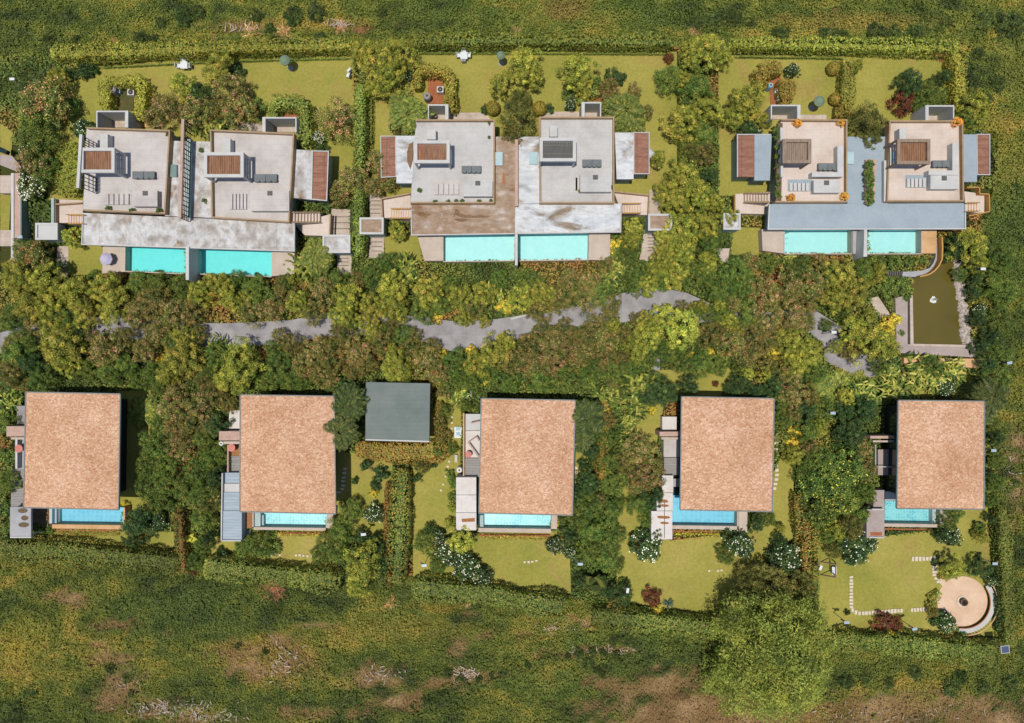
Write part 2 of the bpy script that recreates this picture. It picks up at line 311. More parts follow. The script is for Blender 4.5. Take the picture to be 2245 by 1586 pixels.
RC = [(-60, 770), (60, 735), (230, 712), (400, 735), (500, 735), (640, 728), (720, 712), (850, 712), (930, 722), (1000, 740), (1090, 728), (1180, 708), (1280, 692), (1370, 675), (1430, 660), (1500, 668), (1580, 700), (1680, 705), (1780, 705), (1825, 735), (1830, 775), (1880, 800), (1960, 815)]
RW = [2.2]*3+[2.6]*4+[2.4, 2.6, 3.4, 2.8, 2.2, 2.2, 3.2, 3.4, 2.6, 2.2, 2.0, 2.6, 2.8, 2.6, 2.6, 2]
struct('road', ribbon(RC, RW), 0.12, M_road, z0=0.0)
PATHS = [([(126, 540), (150, 540), (150, 608), (122, 608)], M_path), ([(812, 510), (842, 510), (842, 565), (808, 568)], M_path),
 ([(1412, 505), (1448, 505), (1438, 575), (1402, 570)], M_path), ([(738, 552), (772, 552), (770, 600), (740, 602)], M_path), ([(1570, 545), (1600, 545), (1596, 575), (1582, 578)], M_path),
 ([(1434, 770), (1447, 770), (1447, 825), (1432, 825)], M_road), ([(1018, 848), (1034, 848), (1034, 880), (1018, 880)], M_road), ([(1905, 655), (1925, 650), (1952, 690), (1930, 700)], M_path)]
for i, (p, m_) in enumerate(PATHS): struct('path', p, 0.05, m_)
kb = MB()
for a, b in zip([(1120, 700), (1150, 692), (1200, 688), (1235, 678)], [(1150, 692), (1200, 688), (1235, 678), (1330, 655)]): kb.beam(P(*a, 0.14), P(*b, 0.14), 0.16, 0.22)
k_ = kb.build('kerb', M_white); k_['kind'] = 'structure'
# ------------------------------------------------------------------ swimming pools
ZD, ZW, ZF = 1.2, 1.1, 0.12
def pool(tp, label, bm_, wm, cop=None, group='swimming pools of the villas', copm=None, steps=None, grp=True):
    c = P(sum(p[0] for p in tp)/4, sum(p[1] for p in tp)/4)
    e = empty('swimming_pool', c, label, 'swimming pool', group)
    b = MB(); n = len(tp); top = [P(x, y, ZD-0.03) for x, y in tp]; cc = sum(top, Vector())/n
    # basin: floor + inner walls + outer skin
    fl = len(b.v); b.v += [(p.x, p.y, ZF) for p in top]; b.v += [(p.x, p.y, ZD-0.03) for p in top]
    b.f.append(tuple(range(fl, fl+n)))
    for i in range(n): j = (i+1) % n; b.f.append((fl+i, fl+j, fl+n+j, fl+n+i))
    b.build('basin', bm_, e)
    wv = MB(); wv.v = [((p.x-cc.x)*0.998+cc.x, (p.y-cc.y)*0.998+cc.y, ZW) for p in top]; wv.f = [tuple(range(n))] ; wv.build('water', wm, e)
    cp = MB()
    if cop is None: cop = [1.5]*4
    for i in range(n):
        j = (i+1) % n; a = Vector(tp[i]); q = Vector(tp[j]); d = (q-a).normalized(); nn = Vector((d.y, -d.x)); ww = cop[i]
        if ww > 0: cp.prism([tuple(a), tuple(q), tuple(q+nn*ww+d*0), tuple(a+nn*ww)], 0, ZD+0.002*(i+1))
    if cp.v: cp.build('coping', copm or M_deck, e)
    if steps:
        for x0, y0, x1, y1, z in steps: MB().box(x0, y0, x1, y1, ZF, z).build('step', M_white, e)
    EXCL.append(tp); return e
def q(x0, y0, x1, y1, sl=0): return [(x0, y0), (x1, y0+sl), (x1, y1+sl), (x0, y1)]   # top-left clockwise; slope
pool([(275, 536), (409, 541), (409, 600), (274, 594)], 'turquoise pool of the left villa pair, left of the divider wall', M_basin, W_turq, [0, 0, 2, 0])
pool([(431, 542), (596, 549), (595, 606), (430, 600)], 'turquoise pool of the left villa pair, right of the divider wall', M_basin, W_turq, [0, 0, 2, 0])
pool([(972, 514), (1128, 511), (1127, 571), (972, 573)], 'pale turquoise pool of the middle villa pair, left of its thin wall', M_basinp, W_pale, [0, 1.5, 2, 1.5])
pool([(1136, 511), (1291, 510), (1290, 569), (1136, 571)], 'pale turquoise pool of the middle villa pair, right of its thin wall', M_basinp, W_pale, [0, 1.5, 2, 0])
pool([(1720, 503), (1868, 503), (1868, 556), (1720, 556)], 'pale turquoise pool of the blue-grey roofed villa pair, left one', M_basinp, W_pale, [0, 1, 2, 1])
pool([(1901, 503), (2020, 503), (2020, 556), (1901, 556)], 'pale turquoise pool of the blue-grey roofed villa pair, right one beside the pond', M_basinp, W_pale, [0, 2, 2, 0])
G2 = 'blue pools of the shingle roofed villas'
pool([(114, 1108), (270, 1113), (270, 1152), (114, 1150)], 'blue pool peeking from under the leftmost shingle roof', M_basinb, W_blue, [0, 4, 9, 0], G2, M_tan, [(108, 1112, 124, 1148, 0.8), (124, 1113, 130, 1148, 0.5)])
pool([(556, 1112), (718, 1114), (714, 1158), (556, 1156)], 'mosaic blue pool with white steps under the second shingle roof', M_basinm, W_blue, [0, 14, 6, 3], G2, M_deck, [(556, 1122, 571, 1155, 0.95), (571, 1130, 578, 1155, 0.6)])
pool([(1049, 1112), (1210, 1114), (1208, 1160), (1049, 1158)], 'mosaic blue pool under the middle shingle roof', M_basinm, W_blue, [0, 13, 9, 0], G2, M_deck, [(1052, 1130, 1060, 1156, 0.8)])
pool([(1474, 1068), (1618, 1070), (1616, 1154), (1474, 1152)], 'plain blue pool under the fourth shingle roof', M_basinb, W_blue, [0, 6, 8, 0], G2, M_deck)
pool([(1940, 1098), (2062, 1100), (2062, 1150), (1939, 1148)], 'speckled blue pool under the rightmost shingle roof', M_basinm, W_blue, [0, 14, 7, 0], G2, M_deck, [(2044, 1116, 2052, 1148, 0.8)])
def deck(tp, m_, z=ZD, nm='pool_deck', ex_=True):
    struct(nm, tp, z, m_, ex_, z0=0.0)
deck([(226, 534), (275, 536), (274, 596), (224, 600)], M_deck, ZD-0.004); deck([(596, 549), (646, 550), (645, 601), (595, 606)], M_deck, ZD-0.004)
deck([(914, 512), (970.5, 512), (970.5, 572), (930, 572)], M_deck); deck([(1291, 510), (1338, 508), (1337, 571), (1290, 570)], M_deck, ZD-0.004)
deck([(1670, 503), (1718.5, 503), (1718.5, 556), (1672, 550)], M_deck); deck([(2020, 503), (2054, 503), (2052, 556), (2020, 556)], M_tan, ZD-0.004)
deck([(68, 1108), (112, 1108), (112, 1156), (68, 1156)], M_stainshade, 0.5); deck([(529, 1112), (552.5, 1112), (552.5, 1158), (530, 1160)], M_brown, ZD)  # first deck's dark colour stands in for the shadow in the court
deck([(1474, 1050), (1494, 1050), (1494, 1067.5), (1474, 1067.5)], M_bluewall, ZD); deck([(1940, 1078), (1966, 1078), (1966, 1097.5), (1940, 1097.5)], M_white, ZD)
deck([(1620, 1112), (1639, 1112), (1638, 1168), (1620, 1166)], M_deck, ZD+0.15); deck([(2064, 1112), (2086, 1112), (2084, 1160), (2064, 1158)], M_deck, ZD-0.1)
for a, b_, y in ((108, 262, 1160), (560, 715, 1167), (1050, 1205, 1172), (1475, 1612, 1163), (1940, 2060, 1158)):
    struct('garden_ledge', q(a, y, b_, y+4, 1), 0.35, M_redc, True, z0=0.0)

# ------------------------------------------------------------------ upper villas
ZR, ZT = 3.0, 3.25
def rails(e, segs, z0, z1, m_, nm='parapet', wd=0.14):
    b = MB()
    for a, c in segs: b.beam(P(*a, z1)+Vector((0, 0, -(z1-z0)/2)), P(*c, z1)+Vector((0, 0, -(z1-z0)/2)), wd, z1-z0)
    return b.build(nm, m_, e)
def rimwall(e, tp, z0, z1, wpx, m_, nm='parapet', skip=()):
    b = MB(); n = len(tp)
    for i in range(n):
        if i in skip: continue
        a = Vector(tp[i]); c = Vector(tp[(i+1) % n]); d = (c-a).normalized(); nn = Vector((-d.y, d.x))
        b.prism([tuple(a+d*wpx*(i % 2)), tuple(c-d*wpx*(i % 2)), tuple(c-d*wpx*(i % 2)+nn*wpx), tuple(a+d*wpx*(i % 2)+nn*wpx)], z0, z1)
    return b.build(nm, m_, e)
def inset(tp, k):
    cx = sum(p[0] for p in tp)/len(tp); cy = sum(p[1] for p in tp)/len(tp)
    return [(x+(k if x < cx else -k), y+(k if y < cy else -k)) for x, y in tp]
def slab(e, tp, z, m_, nm, th=0.35, wall=True, k=14, wm=None):
    MB().prism(tp, z-th, z).build(nm, m_, e); EXCL.append(tp)
    if wall: MB().prism(inset(tp, k), 0, z-th-0.003).build('wall', wm or M_wall, e)
def pergola(e, x0, y0, x1, y1, z, fm, sm, bw=7, n=15, zb=ZT):
    p = bpy.data.objects.new('pergola', None); p.location = (0, 0, 0); COL.objects.link(p); p.parent = e
    b = MB(); b.box(x0, y0, x1, y0+bw, z-0.3, z).box(x0, y1-bw, x1, y1, z-0.3, z)
    b.box(x0, y0+bw, x0+bw, y1-bw, z-0.3, z-0.004).box(x1-bw, y0+bw, x1, y1-bw, z-0.3, z-0.004)
    b.build('frame', fm, p)
    for x, y in ((x0, y0), (x1-bw*.7, y0), (x1-bw*.7, y1-bw*.7), (x0, y1-bw*.7)):
        a = P(x+bw*.3, y+bw*.3, z); MB().beam((a.x, a.y, zb), (a.x, a.y, z-0.3), 0.18).build('post', fm, p)
    s = MB(); wx = (x1-x0-2*bw)/n
    for i in range(n): s.box(x0+bw+wx*i+wx*.07, y0+bw-2, x0+bw+wx*(i+1)-wx*.07, y1-bw+2, z-0.36-0.01*(i % 2), z-0.28-0.01*(i % 2))
    s.build('slats', sm, p)
    t = MB()
    for i in (0.32, 0.68): t.box(x0+bw, y0+(y1-y0)*i-1, x1-bw, y0+(y1-y0)*i+1, z-0.45, z-0.372)
    t.build('crossbeam', fm, p); return p
def sofa(x0, y0, x1, y1, label, arm=None):
    z = ZT+0.42; c = P((x0+x1)/2, (y0+y1)/2, z); e = empty('sofa', (c.x, c.y, ZT+0.01), label, 'sofa', 'grey sofas on the roof terraces')
    MB().box(x0, y0, x1, y1, ZT+0.02, ZT+0.2).build('base', arm or M_sofa, e)
    n = 2; wx = (x1-x0)/n
    for i in range(n): MB().box(x0+wx*i+.4, y0+.5, x0+wx*(i+1)-.4, y1-3, ZT+0.205, z).build('seat_cushion', M_sofa, e)
    for i in range(4):
        ww = (x1-x0)/4; MB().prism([(x0+ww*i+.4, y1-3.6), (x0+ww*(i+1)-.4, y1-3.6), (x0+ww*(i+1)-1.4, y1), (x0+ww*i+1.4, y1)], ZT+0.205, z+0.12).build('back_cushion', M_sofa, e)
def planter(x, y, z, label, pal, r=0.35, orange=False):
    PLANTS.append((x, y, z, label, pal, r))
PLANTS = []
def terrace(e, tp, per, fm, sm, blk, sof, lab, tm, rimm, lower, skyl=None, n=15, skip=(), zper=5.7):
    MB().prism(tp, ZR+0.01, ZT).build('terrace_floor', tm, e); EXCL.append(tp)
    rimwall(e, tp, ZT-0.4, ZT+0.5, 3.2, rimm, skip=skip)
    # paving joints are real grooves' dark lines: thin strips of grout standing 3 mm proud
    pergola(e, *per, zper, fm, sm, n=n)
    if blk: MB().box(*blk, ZT, ZT+1.0).build('chimney', M_white, e)
    sofa(*sof, lab)
    x0, y0, x1, y1 = lower[:4]; sp = lower[4]
    g = MB(); g.box(x0, y0, sp, y1-12, ZT, ZT+0.03); g.build('bench_base', M_terr if tm is not M_terr2 else M_blue, e)
    nb = 5; wx = (sp-x0-8)/nb
    for i in range(nb): MB().box(x0+4+wx*i, y0+8, x0+4+wx*(i+1)-2.2, y1-13, ZT+0.035, ZT+0.25).build('slab_bench', M_white if tm is M_terr2 else M_terr, e)
    MB().box(sp+4, y0+1, x1, y1-9, ZT, ZT+0.75).build('stair_hatch', M_white if tm is M_terr2 else tm, e)
    cx = (sp+4+x1)/2; MB().box(cx-6, y0+2, cx+5, y0+12, ZT+0.76, ZT+0.80).build('vent_grille', M_darkw, e)
def court(e, x0, y0, x1, y1, side, thick=7, z=2.8, m_=None):
    """white walled court north of a villa; side = +1 thick wall at right"""
    m_ = m_ or M_white
    b = MB(); b.box(x0, y0, x1, y0+3.2, 0, z)
    if side > 0: b.box(x1-thick, y0+3.2, x1, y1, 0, z-0.003); b.box(x0, y0+3.2, x0+2.5, y1, 0, z-0.003)
    else: b.box(x0, y0+3.2, x0+thick, y1, 0, z-0.003); b.box(x1-2.5, y0+3.2, x1, y1, 0, z-0.003)
    b.build('court_wall', m_, e)
    MB().box(x0, y0, x1, y1, 0.05, 0.12).build('court_floor', M_path, e); EXCL.append([(x0, y0), (x1, y0), (x1, y1), (x0, y1)])
def stairs(e, x0, y0, x1, y1, n, z0, z1, m_, rm, flip=False, nm='staircase'):
    """flight along x; from z1 at x0 to z0 at x1"""
    s = MB(); wx = (x1-x0)/n
    for i in range(n):
        z = z1+(z0-z1)*(i+1)/(n+1); a = x0+wx*i; s.prism([(a, y0), (a+wx, y0), (a+wx, y1), (a, y1)], 0, z)
    o = s.build(nm, m_, e)
    r = MB()
    for yy in (y0, y1): r.beam(P(x0, yy, z1+.5), P(x1, yy, z0+.5), 0.1, 0.1); r.beam(P(x0, yy, z1+.25), P(x1, yy, z0+.25), 0.06, 0.06)
    for i in range(n+1):
        z = z1+(z0-z1)*i/n
        for yy in (y0, y1): a = P(x0+wx*i, yy, z); r.beam((a.x, a.y, z-.1), (a.x, a.y, z+.5), 0.05)
    r.build('handrail', rm, e)
    t = MB()
    for i in range(n):
        z = z1+(z0-z1)*(i+1)/(n+1); a = x0+wx*i; t.box(a+wx*.78, y0+1, a+wx*1.0, y1-1, z+0.004, z+0.03)
    t.build('nosing', rm, e)
def gatehouse(x0, y0, x1, y1, label, fm, z=2.4):
    c = P((x0+x1)/2, (y0+y1)/2); e = empty('gatehouse', c, label, 'gatehouse', 'white gatehouses of the upper villas')
    MB().box(x0+1, y0+1, x1-1, y1-1, 0, z-0.25).build('wall', M_wall, e); MB().box(x0+2, y0+2, x1-2, y1-2, z-0.25, z-0.1).build('roof', fm, e)
    rimwall(e, [(x0, y0), (x1, y0), (x1, y1), (x0, y1)], z-0.28, z+0.05, 4.5, M_white)
    ex(x0, y0, x1, y1)
def joints(name_e, x0, y0, x1, y1, st, z, horizontal=True):
    b = MB()
    if horizontal:
        y = y0
        while y < y1: b.box(x0, y, x1, y+0.8, z, z+0.012); y += st
    b.build('step_joint', M_darkw, name_e)
# --- left pair
e1 = empty('villa_pair', P(410, 420), 'left double villa with pale stained concrete roof and black trellis down the middle', 'house', 'flat roofed double villas of the upper row')
slab(e1, [(180, 467), (415, 478), (415, 545), (178, 537)], ZR, M_conc, 'front_roof', k=10)
slab(e1, [(415, 478), (646, 487), (646, 552), (415, 545)], ZR-0.003, M_conc, 'front_roof', k=10)
rimwall(e1, [(180, 467), (646, 487), (646, 552), (178, 537)], ZR, ZR+0.12, 2.2, M_white, 'roof_edge', skip=(0,))
slab(e1, [(366, 309), (462, 311), (466, 478), (362, 474)], ZR+0.004, M_conc, 'middle_roof', k=3)
T1 = [(190, 279), (373, 285), (362, 469), (182, 462)]; T2 = [(460, 284), (645, 292), (634, 488), (463, 478)]
MB().prism([(200, 282), (368, 287), (362, 460), (190, 455)], 0, ZR).build('wall', M_wall, e1); MB().prism([(464, 290), (640, 294), (632, 480), (466, 474)], 0, ZR).build('wall', M_wall, e1)
terrace(e1, T1, (176, 324, 251, 379), M_white, M_wood, (219, 294, 236, 324), (290, 376, 339, 392), 'grey sofa on the leftmost roof terrace, right of the pergola', M_terr, M_rim, (225, 417, 345, 462, 288), skip=(3,))
terrace(e1, T2, (447, 334, 534, 389), M_white, M_wood, (488, 304, 505, 334), (557, 382, 607, 399), 'grey sofa on the second roof terrace from left', M_terr, M_rim, (500, 417, 634, 472, 546))
MB().box(371, 361, 387, 388, ZR+0.01, ZR+0.3).build('skylight', M_sky, e1)
tr = MB(); zt = 5.1                                                       # dividing trellis wall
A0, A1 = P(402, 262, zt), P(395, 478, zt)
tr.beam(A0, A1, 0.28, 0.25); tr.build('trellis_beam', M_pink, e1)
tr = MB()
for k in (0.18, 0.45, 0.8, 1.2, 1.6): a, b_ = A0.copy(), A1.copy(); a.z = b_.z = zt-0.1-k; tr.beam(a, b_, 0.05)
for i in range(22):
    p = A0.lerp(A1, i/21); tr.beam((p.x, p.y, ZR), (p.x, p.y, zt-.1), 0.06 if i % 2 else 0.09)
tr.build('trellis', M_dark, e1)
tw = MB(); tw.prism([(410, 305), (420, 305), (416, 477), (407, 477)], ZR, ZR+0.35); tw.build('trellis_base', M_wall, e1)
wl = MB(); wl.box(176, 296, 182, 412, ZT-0.5, 5.75); wl2 = MB()
for (ya, yb) in ((300, 322), (380, 413)):
    a = P(183, ya, 5.6); b_ = P(183, yb, 5.6)
    for z in (3.4, 4.0, 4.7, 5.5): wl2.beam((a.x, a.y, z), (b_.x, b_.y, z), 0.06)
    for i in range(5):
        p = a.lerp(b_, i/4); wl2.beam((p.x, p.y, 3.3), (p.x, p.y, 5.6), 0.06)
wl = MB(); wl.beam(P(179, 296, 5.72), P(172, 413, 5.72), 0.3, 0.3); wl.build('side_beam', M_white, e1); wl2.build('side_trellis', M_dark, e1)
slab(e1, [(644, 328), (684, 330), (682, 438), (640, 434)], ZR-0.02, M_conc, 'wing_roof', k=4)
slab(e1, [(684, 330), (721, 331), (717, 441), (682, 438)], ZR-0.14, M_brick, 'tiled_wing_roof', k=4)
rimwall(e1, [(684, 330), (721, 331), (717, 441), (682, 438)], ZR-0.14, ZR+0.02, 2, M_white, 'wing_edge')
court(e1, 211, 243, 281, 280, 1); court(e1, 575, 257, 650, 290, -1)
MB().prism([(182, 462), (182, 440), (120, 437), (117, 489), (178, 489)], 0, 1.2).build('landing', M_terr2, e1); ex(117, 437, 182, 489)
MB().prism([(112, 435), (118, 435), (118, 490), (112, 490)], 0, 1.9).build('landing_wall', M_wall, e1)
rails(e1, [((120, 437), (120, 489)), ((122, 448), (182, 444))], 1.2, 1.75, M_rim, 'landing_rail')
stairs(e1, 184, 472, 150, 491, 6, 1.3, 2.9, M_terr2, M_ochre)
stairs(e1, 640, 466, 702, 488, 9, 1.3, 3.1, M_terr2, M_rim)
MB().prism([(645, 492), (724, 470), (722, 518), (668, 516)], 0, 1.2).build('landing', M_terr2, e1); ex(645, 470, 724, 518)
rails(e1, [((724, 470), (722, 518))], 1.2, 1.75, M_rim, 'landing_rail')
dv = MB(); dv.prism([(407, 541), (414, 541), (414, 614), (407, 614)], 0, 3.3); dv.build('pool_divider', M_white, e1)
gatehouse(77, 489, 126, 526, 'white square gatehouse with white roof, leftmost of the row', M_white); gatehouse(707, 515, 768, 555, 'white gatehouse with gravel roof right of the left villa pair', M_conc)
struct('path', [(726, 458), (768, 460), (766, 518), (726, 516)], 0.06, M_path)
# --- middle pair
e2 = empty('villa_pair', P(1130, 400), 'middle double villa, front roof half brown stained and half washed white', 'house', 'flat roofed double villas of the upper row')
slab(e2, [(900, 448), (1130, 447), (1129, 512), (901, 517)], ZR, M_concb, 'front_roof', k=10)
slab(e2, [(1130, 447), (1363, 447), (1362, 510), (1129, 512)], ZR-0.003, M_concw, 'front_roof', k=10)
rimwall(e2, [(900, 448), (1363, 447), (1362, 510), (901, 517)], ZR, ZR+0.14, 2.4, M_terr, 'roof_edge', skip=(0,))
slab(e2, [(1083, 300), (1130, 300), (1130, 447), (1083, 447)], ZR+0.004, M_concb, 'middle_roof', k=3)
slab(e2, [(1130, 300), (1183, 300), (1183, 446), (1130, 447)], ZR+0.006, M_concw, 'middle_roof', k=3)
T3 = [(912, 262), (1085, 262), (1084, 446), (900, 446)]; T4 = [(1182, 256), (1347, 256), (1347, 446), (1183, 446)]
MB().prism(inset(T3, 5), 0, ZR).build('wall', M_wall, e2); MB().prism(inset(T4, 5), 0, ZR).build('wall', M_wall, e2)
terrace(e2, T3, (908, 308, 986, 358), M_white, M_wood, (936, 284, 955, 306), (1012, 364, 1055, 379), 'grey sofa on the third roof terrace from left, above the brown roof', M_terrc, M_rim, (948, 395, 1080, 440, 1012), skip=(3,))
terrace(e2, T4, (1183, 302, 1263, 354), M_white, M_darkw, (1205, 276, 1222, 300), (1277, 350, 1319, 366), 'grey sofa on the fourth roof terrace, below a grey slatted pergola', M_terrc, M_rim, (1262, 382, 1340, 430, 1268), n=18)
MB().box(1083, 334, 1102, 363, ZR+0.01, ZR+0.3).build('skylight', M_skyb, e2); MB().box(1160, 334, 1179, 360, ZR+0.01, ZR+0.3).build('skylight', M_skyb, e2)
MB().prism([(1129, 306), (1136, 306), (1136, 452), (1129, 452)], ZR, ZR+0.6).build('roof_divider', M_pink, e2)
MB().prism([(1129, 512), (1135, 512), (1135, 582), (1129, 582)], 0, 3.0).build('pool_divider', M_white, e2)
for (pp, mm) in (([(994, 478), (996, 466), (999, 459), (1003, 458), (1007, 466), (1013, 470), (1022, 472), (1030, 471), (1038, 474), (1050, 472), (1056, 471), (1064, 474), (1078, 475), (1064, 477), (1040, 478), (1026, 479), (1012, 477), (1004, 474), (999, 472)], M_stainb), ([(996, 481), (1006, 479), (1020, 480), (1028, 481), (1022, 485), (1012, 487), (1002, 485)], M_stainb), ([(1104, 378), (1108, 390), (1108, 404), (1103, 402), (1101, 390)], M_rust)):
    MB().prism(pp, ZR+0.006, ZR+0.012).build('stain', mm, e2)
slab(e2, [(868, 298), (912, 298), (905, 402), (869, 402)], ZR-0.02, M_concw, 'wing_roof', k=3)
MB().prism([(897, 316), (906, 311), (907, 345), (900, 372), (893, 356), (892, 335)], ZR-0.015, ZR-0.008).build('stain', M_stainb, e2)
slab(e2, [(834, 298), (868, 298), (869, 388), (835, 390)], ZR-0.14, M_brick, 'tiled_wing_roof', k=3)
slab(e2, [(1348, 291), (1389, 291), (1389, 393), (1352, 393)], ZR-0.02, M_concw, 'wing_roof', k=3)
slab(e2, [(1389, 290), (1424, 290), (1424, 382), (1389, 382)], ZR-0.14, M_brick, 'tiled_wing_roof', k=3)
rimwall(e2, [(1389, 290), (1424, 290), (1424, 382), (1389, 382)], ZR-0.14, ZR+0.02, 1.6, M_white, 'wing_edge'); rimwall(e2, [(834, 298), (868, 298), (869, 388), (835, 390)], ZR-0.14, ZR+0.02, 1.6, M_white, 'wing_edge')
court(e2, 938, 229, 983, 262, 1); court(e2, 1275, 224, 1318, 256, -1)
MB().prism([(900, 425), (836, 438), (838, 478), (900, 480)], 0, 1.2).build('landing', M_terr2, e2); ex(806, 425, 902, 482)
rails(e2, [((836, 438), (838, 478)), ((836, 436), (900, 424))], 1.2, 1.75, M_rim, 'landing_rail')
stairs(e2, 900, 458, 858, 479, 8, 1.3, 2.9, M_terr2, M_ochre); stairs(e2, 1364, 447, 1404, 468, 7, 1.3, 2.9, M_terr2, M_ochre)
MB().prism([(1347, 424), (1424, 428), (1422, 472), (1364, 470)], 0, 1.2).build('landing', M_terr2, e2); ex(1347, 415, 1447, 472)
rails(e2, [((1424, 428), (1422, 472)), ((1347, 420), (1424, 428))], 1.2, 1.75, M_rim, 'landing_rail')
struct('path', [(808, 425), (836, 430), (836, 478), (812, 478)], 0.06, M_path); struct('path', [(1424, 416), (1448, 416), (1448, 470), (1424, 470)], 0.06, M_path)
gatehouse(788, 477, 841, 514, 'white gatehouse with rusty gravel roof left of the middle villa pair', M_concb); gatehouse(1421, 469, 1474, 506, 'white gatehouse with gravel roof right of the middle villa pair', M_concb)
# --- right pair
e3 = empty('villa_pair', P(1900, 400), 'right double villa with smooth blue-grey roof and orange potted shrubs', 'house', 'flat roofed double villas of the upper row')
slab(e3, [(1686, 448), (2118, 446), (2118, 503), (1683, 504)], ZR, M_blue, 'front_roof', k=10)
rimwall(e3, [(1686, 448), (2118, 446), (2118, 503), (1683, 504)], ZR, ZR+0.14, 2.4, M_white, 'roof_edge', skip=(0,))
slab(e3, [(1856, 300), (1948, 300), (1946, 447), (1858, 447)], ZR+0.004, M_blue, 'middle_roof', k=3)
T5 = [(1712, 261), (1858, 262), (1858, 444), (1700, 444)]; T6 = [(1950, 264), (2112, 264), (2114, 442), (1944, 442)]
MB().prism(inset(T5, 5), 0, ZR).build('wall', M_wall, e3); MB().prism(inset(T6, 5), 0, ZR).build('wall', M_wall, e3)
terrace(e3, T5, (1716, 305, 1779, 358), M_woodg, M_woodg, None, (1794, 358, 1836, 374), 'grey sofa with beige arms on the fifth roof terrace', M_terr2, M_rim, (1727, 394, 1842, 432, 1780), n=12, skip=(3,))
terrace(e3, T6, (1967, 305, 2040, 360), M_woodg, M_wood, (1972, 282, 1986, 306), (2045, 352, 2086, 367), 'grey sofa on the rightmost roof terrace', M_terr2, M_rim, (1985, 384, 2102, 424, 2036), n=12)
for x0, y0, x1, y1 in ((1836, 320, 1849, 380), (1780, 378, 1849, 388), (2088, 314, 2101, 384), (2036, 374, 2101, 384)):
    MB().box(x0, y0, x1, y1, ZT, ZT+0.9+0.003*(x0 % 3)).build('counter', M_white, e3)
MB().prism([(1705, 270), (1716, 270), (1713, 442), (1701, 442)], ZT, ZT+0.4).build('planter_trough', M_stainshade, e3)
MB().prism([(1711, 280), (1717, 280), (1717, 388), (1712, 388)], ZT+0.4, ZT+1.1).build('screen_wall', M_white, e3)
for x, yy in ((1857, 333), (1953, 333)): MB().box(x, yy, x+15, yy+27, ZR+0.01, ZR+0.3).build('skylight', M_skyb, e3)
MB().prism([(1898, 350), (1922, 350), (1918, 440), (1898, 448)], ZR+0.02, ZR+0.35).build('roof_planter', M_pink, e3)
MB().prism([(1938, 352), (1943, 352), (1945, 442), (1938, 442)], ZR+0.02, ZR+0.5).build('roof_wall', M_white, e3)
MB().prism([(1895, 503), (1901, 503), (1901, 563), (1893, 563)], 0, 3.0).build('pool_divider', M_white, e3)
slab(e3, [(1654, 294), (1692, 294), (1688, 396), (1654, 396)], ZR-0.02, M_blue, 'wing_roof', k=3); slab(e3, [(1616, 294), (1654, 294), (1653, 388), (1616, 388)], ZR-0.14, M_brick, 'tiled_wing_roof', k=3)
slab(e3, [(2112, 295), (2141, 295), (2142, 399), (2113, 399)], ZR-0.02, M_blue, 'wing_roof', k=3); slab(e3, [(2141, 294), (2171, 294), (2171, 384), (2142, 384)], ZR-0.14, M_brick, 'tiled_wing_roof', k=3)
rimwall(e3, [(1616, 294), (1692, 294), (1690, 396), (1616, 390)], ZR-0.14, ZR+0.05, 1.8, M_white, 'wing_edge', skip=(1, 2)); rimwall(e3, [(2141, 294), (2171, 294), (2171, 384), (2142, 384)], ZR-0.14, ZR+0.02, 1.6, M_white, 'wing_edge')
court(e3, 1690, 230, 1755, 262, 1); court(e3, 2029, 231, 2092, 264, -1)
MB().prism([(1700, 420), (1612, 426), (1612, 468), (1690, 470)], 0, 1.2).build('landing', M_terr2, e3); ex(1608, 420, 1700, 470)
stairs(e3, 1688, 424, 1632, 444, 9, 1.3, 3.0, M_terr2, M_rim); rails(e3, [((1612, 428), (1612, 468))], 1.2, 1.75, M_ochre, 'landing_rail')
MB().prism([(2114, 420), (2158, 426), (2158, 466), (2118, 468)], 0, 1.2).build('landing', M_terr2, e3); ex(2114, 415, 2170, 470)
stairs(e3, 2118, 446, 2142, 464, 4, 1.3, 2.9, M_terr2, M_ochre); rails(e3, [((2120, 411), (2148, 411)), ((2148, 411), (2148, 424)), ((2148, 425), (2169, 426)), ((2169, 426), (2170, 464)), ((2170, 464), (2124, 474))], 1.2, 1.8, M_ochre, 'landing_rail', 0.1)
gatehouse(1586, 468, 1624, 504, 'white gatehouse half hidden by trees, left of the blue-grey roof', M_conc)
MB().prism([(1870, 505), (1893, 505), (1893, 557), (1870, 557)], 0, 1.35).build('pool_pier', M_bluewall, e3)
# path steps
for k, (x0, x1, ys) in enumerate(((812, 834, (440, 449, 458, 467)), (814, 838, (520, 530, 540, 550)), (1420, 1438, (514, 521, 528, 535, 542, 549)), (742, 764, (558, 566, 574, 582)), (726, 766, (475, 488, 501)), (124, 148, (565, 575, 585)))):
    b = MB()
    for y in ys: b.box(x0, y, x1, y+1.3, 0.06, 0.13)
    o = b.build('path_steps', M_darkw); o['kind'] = 'structure'
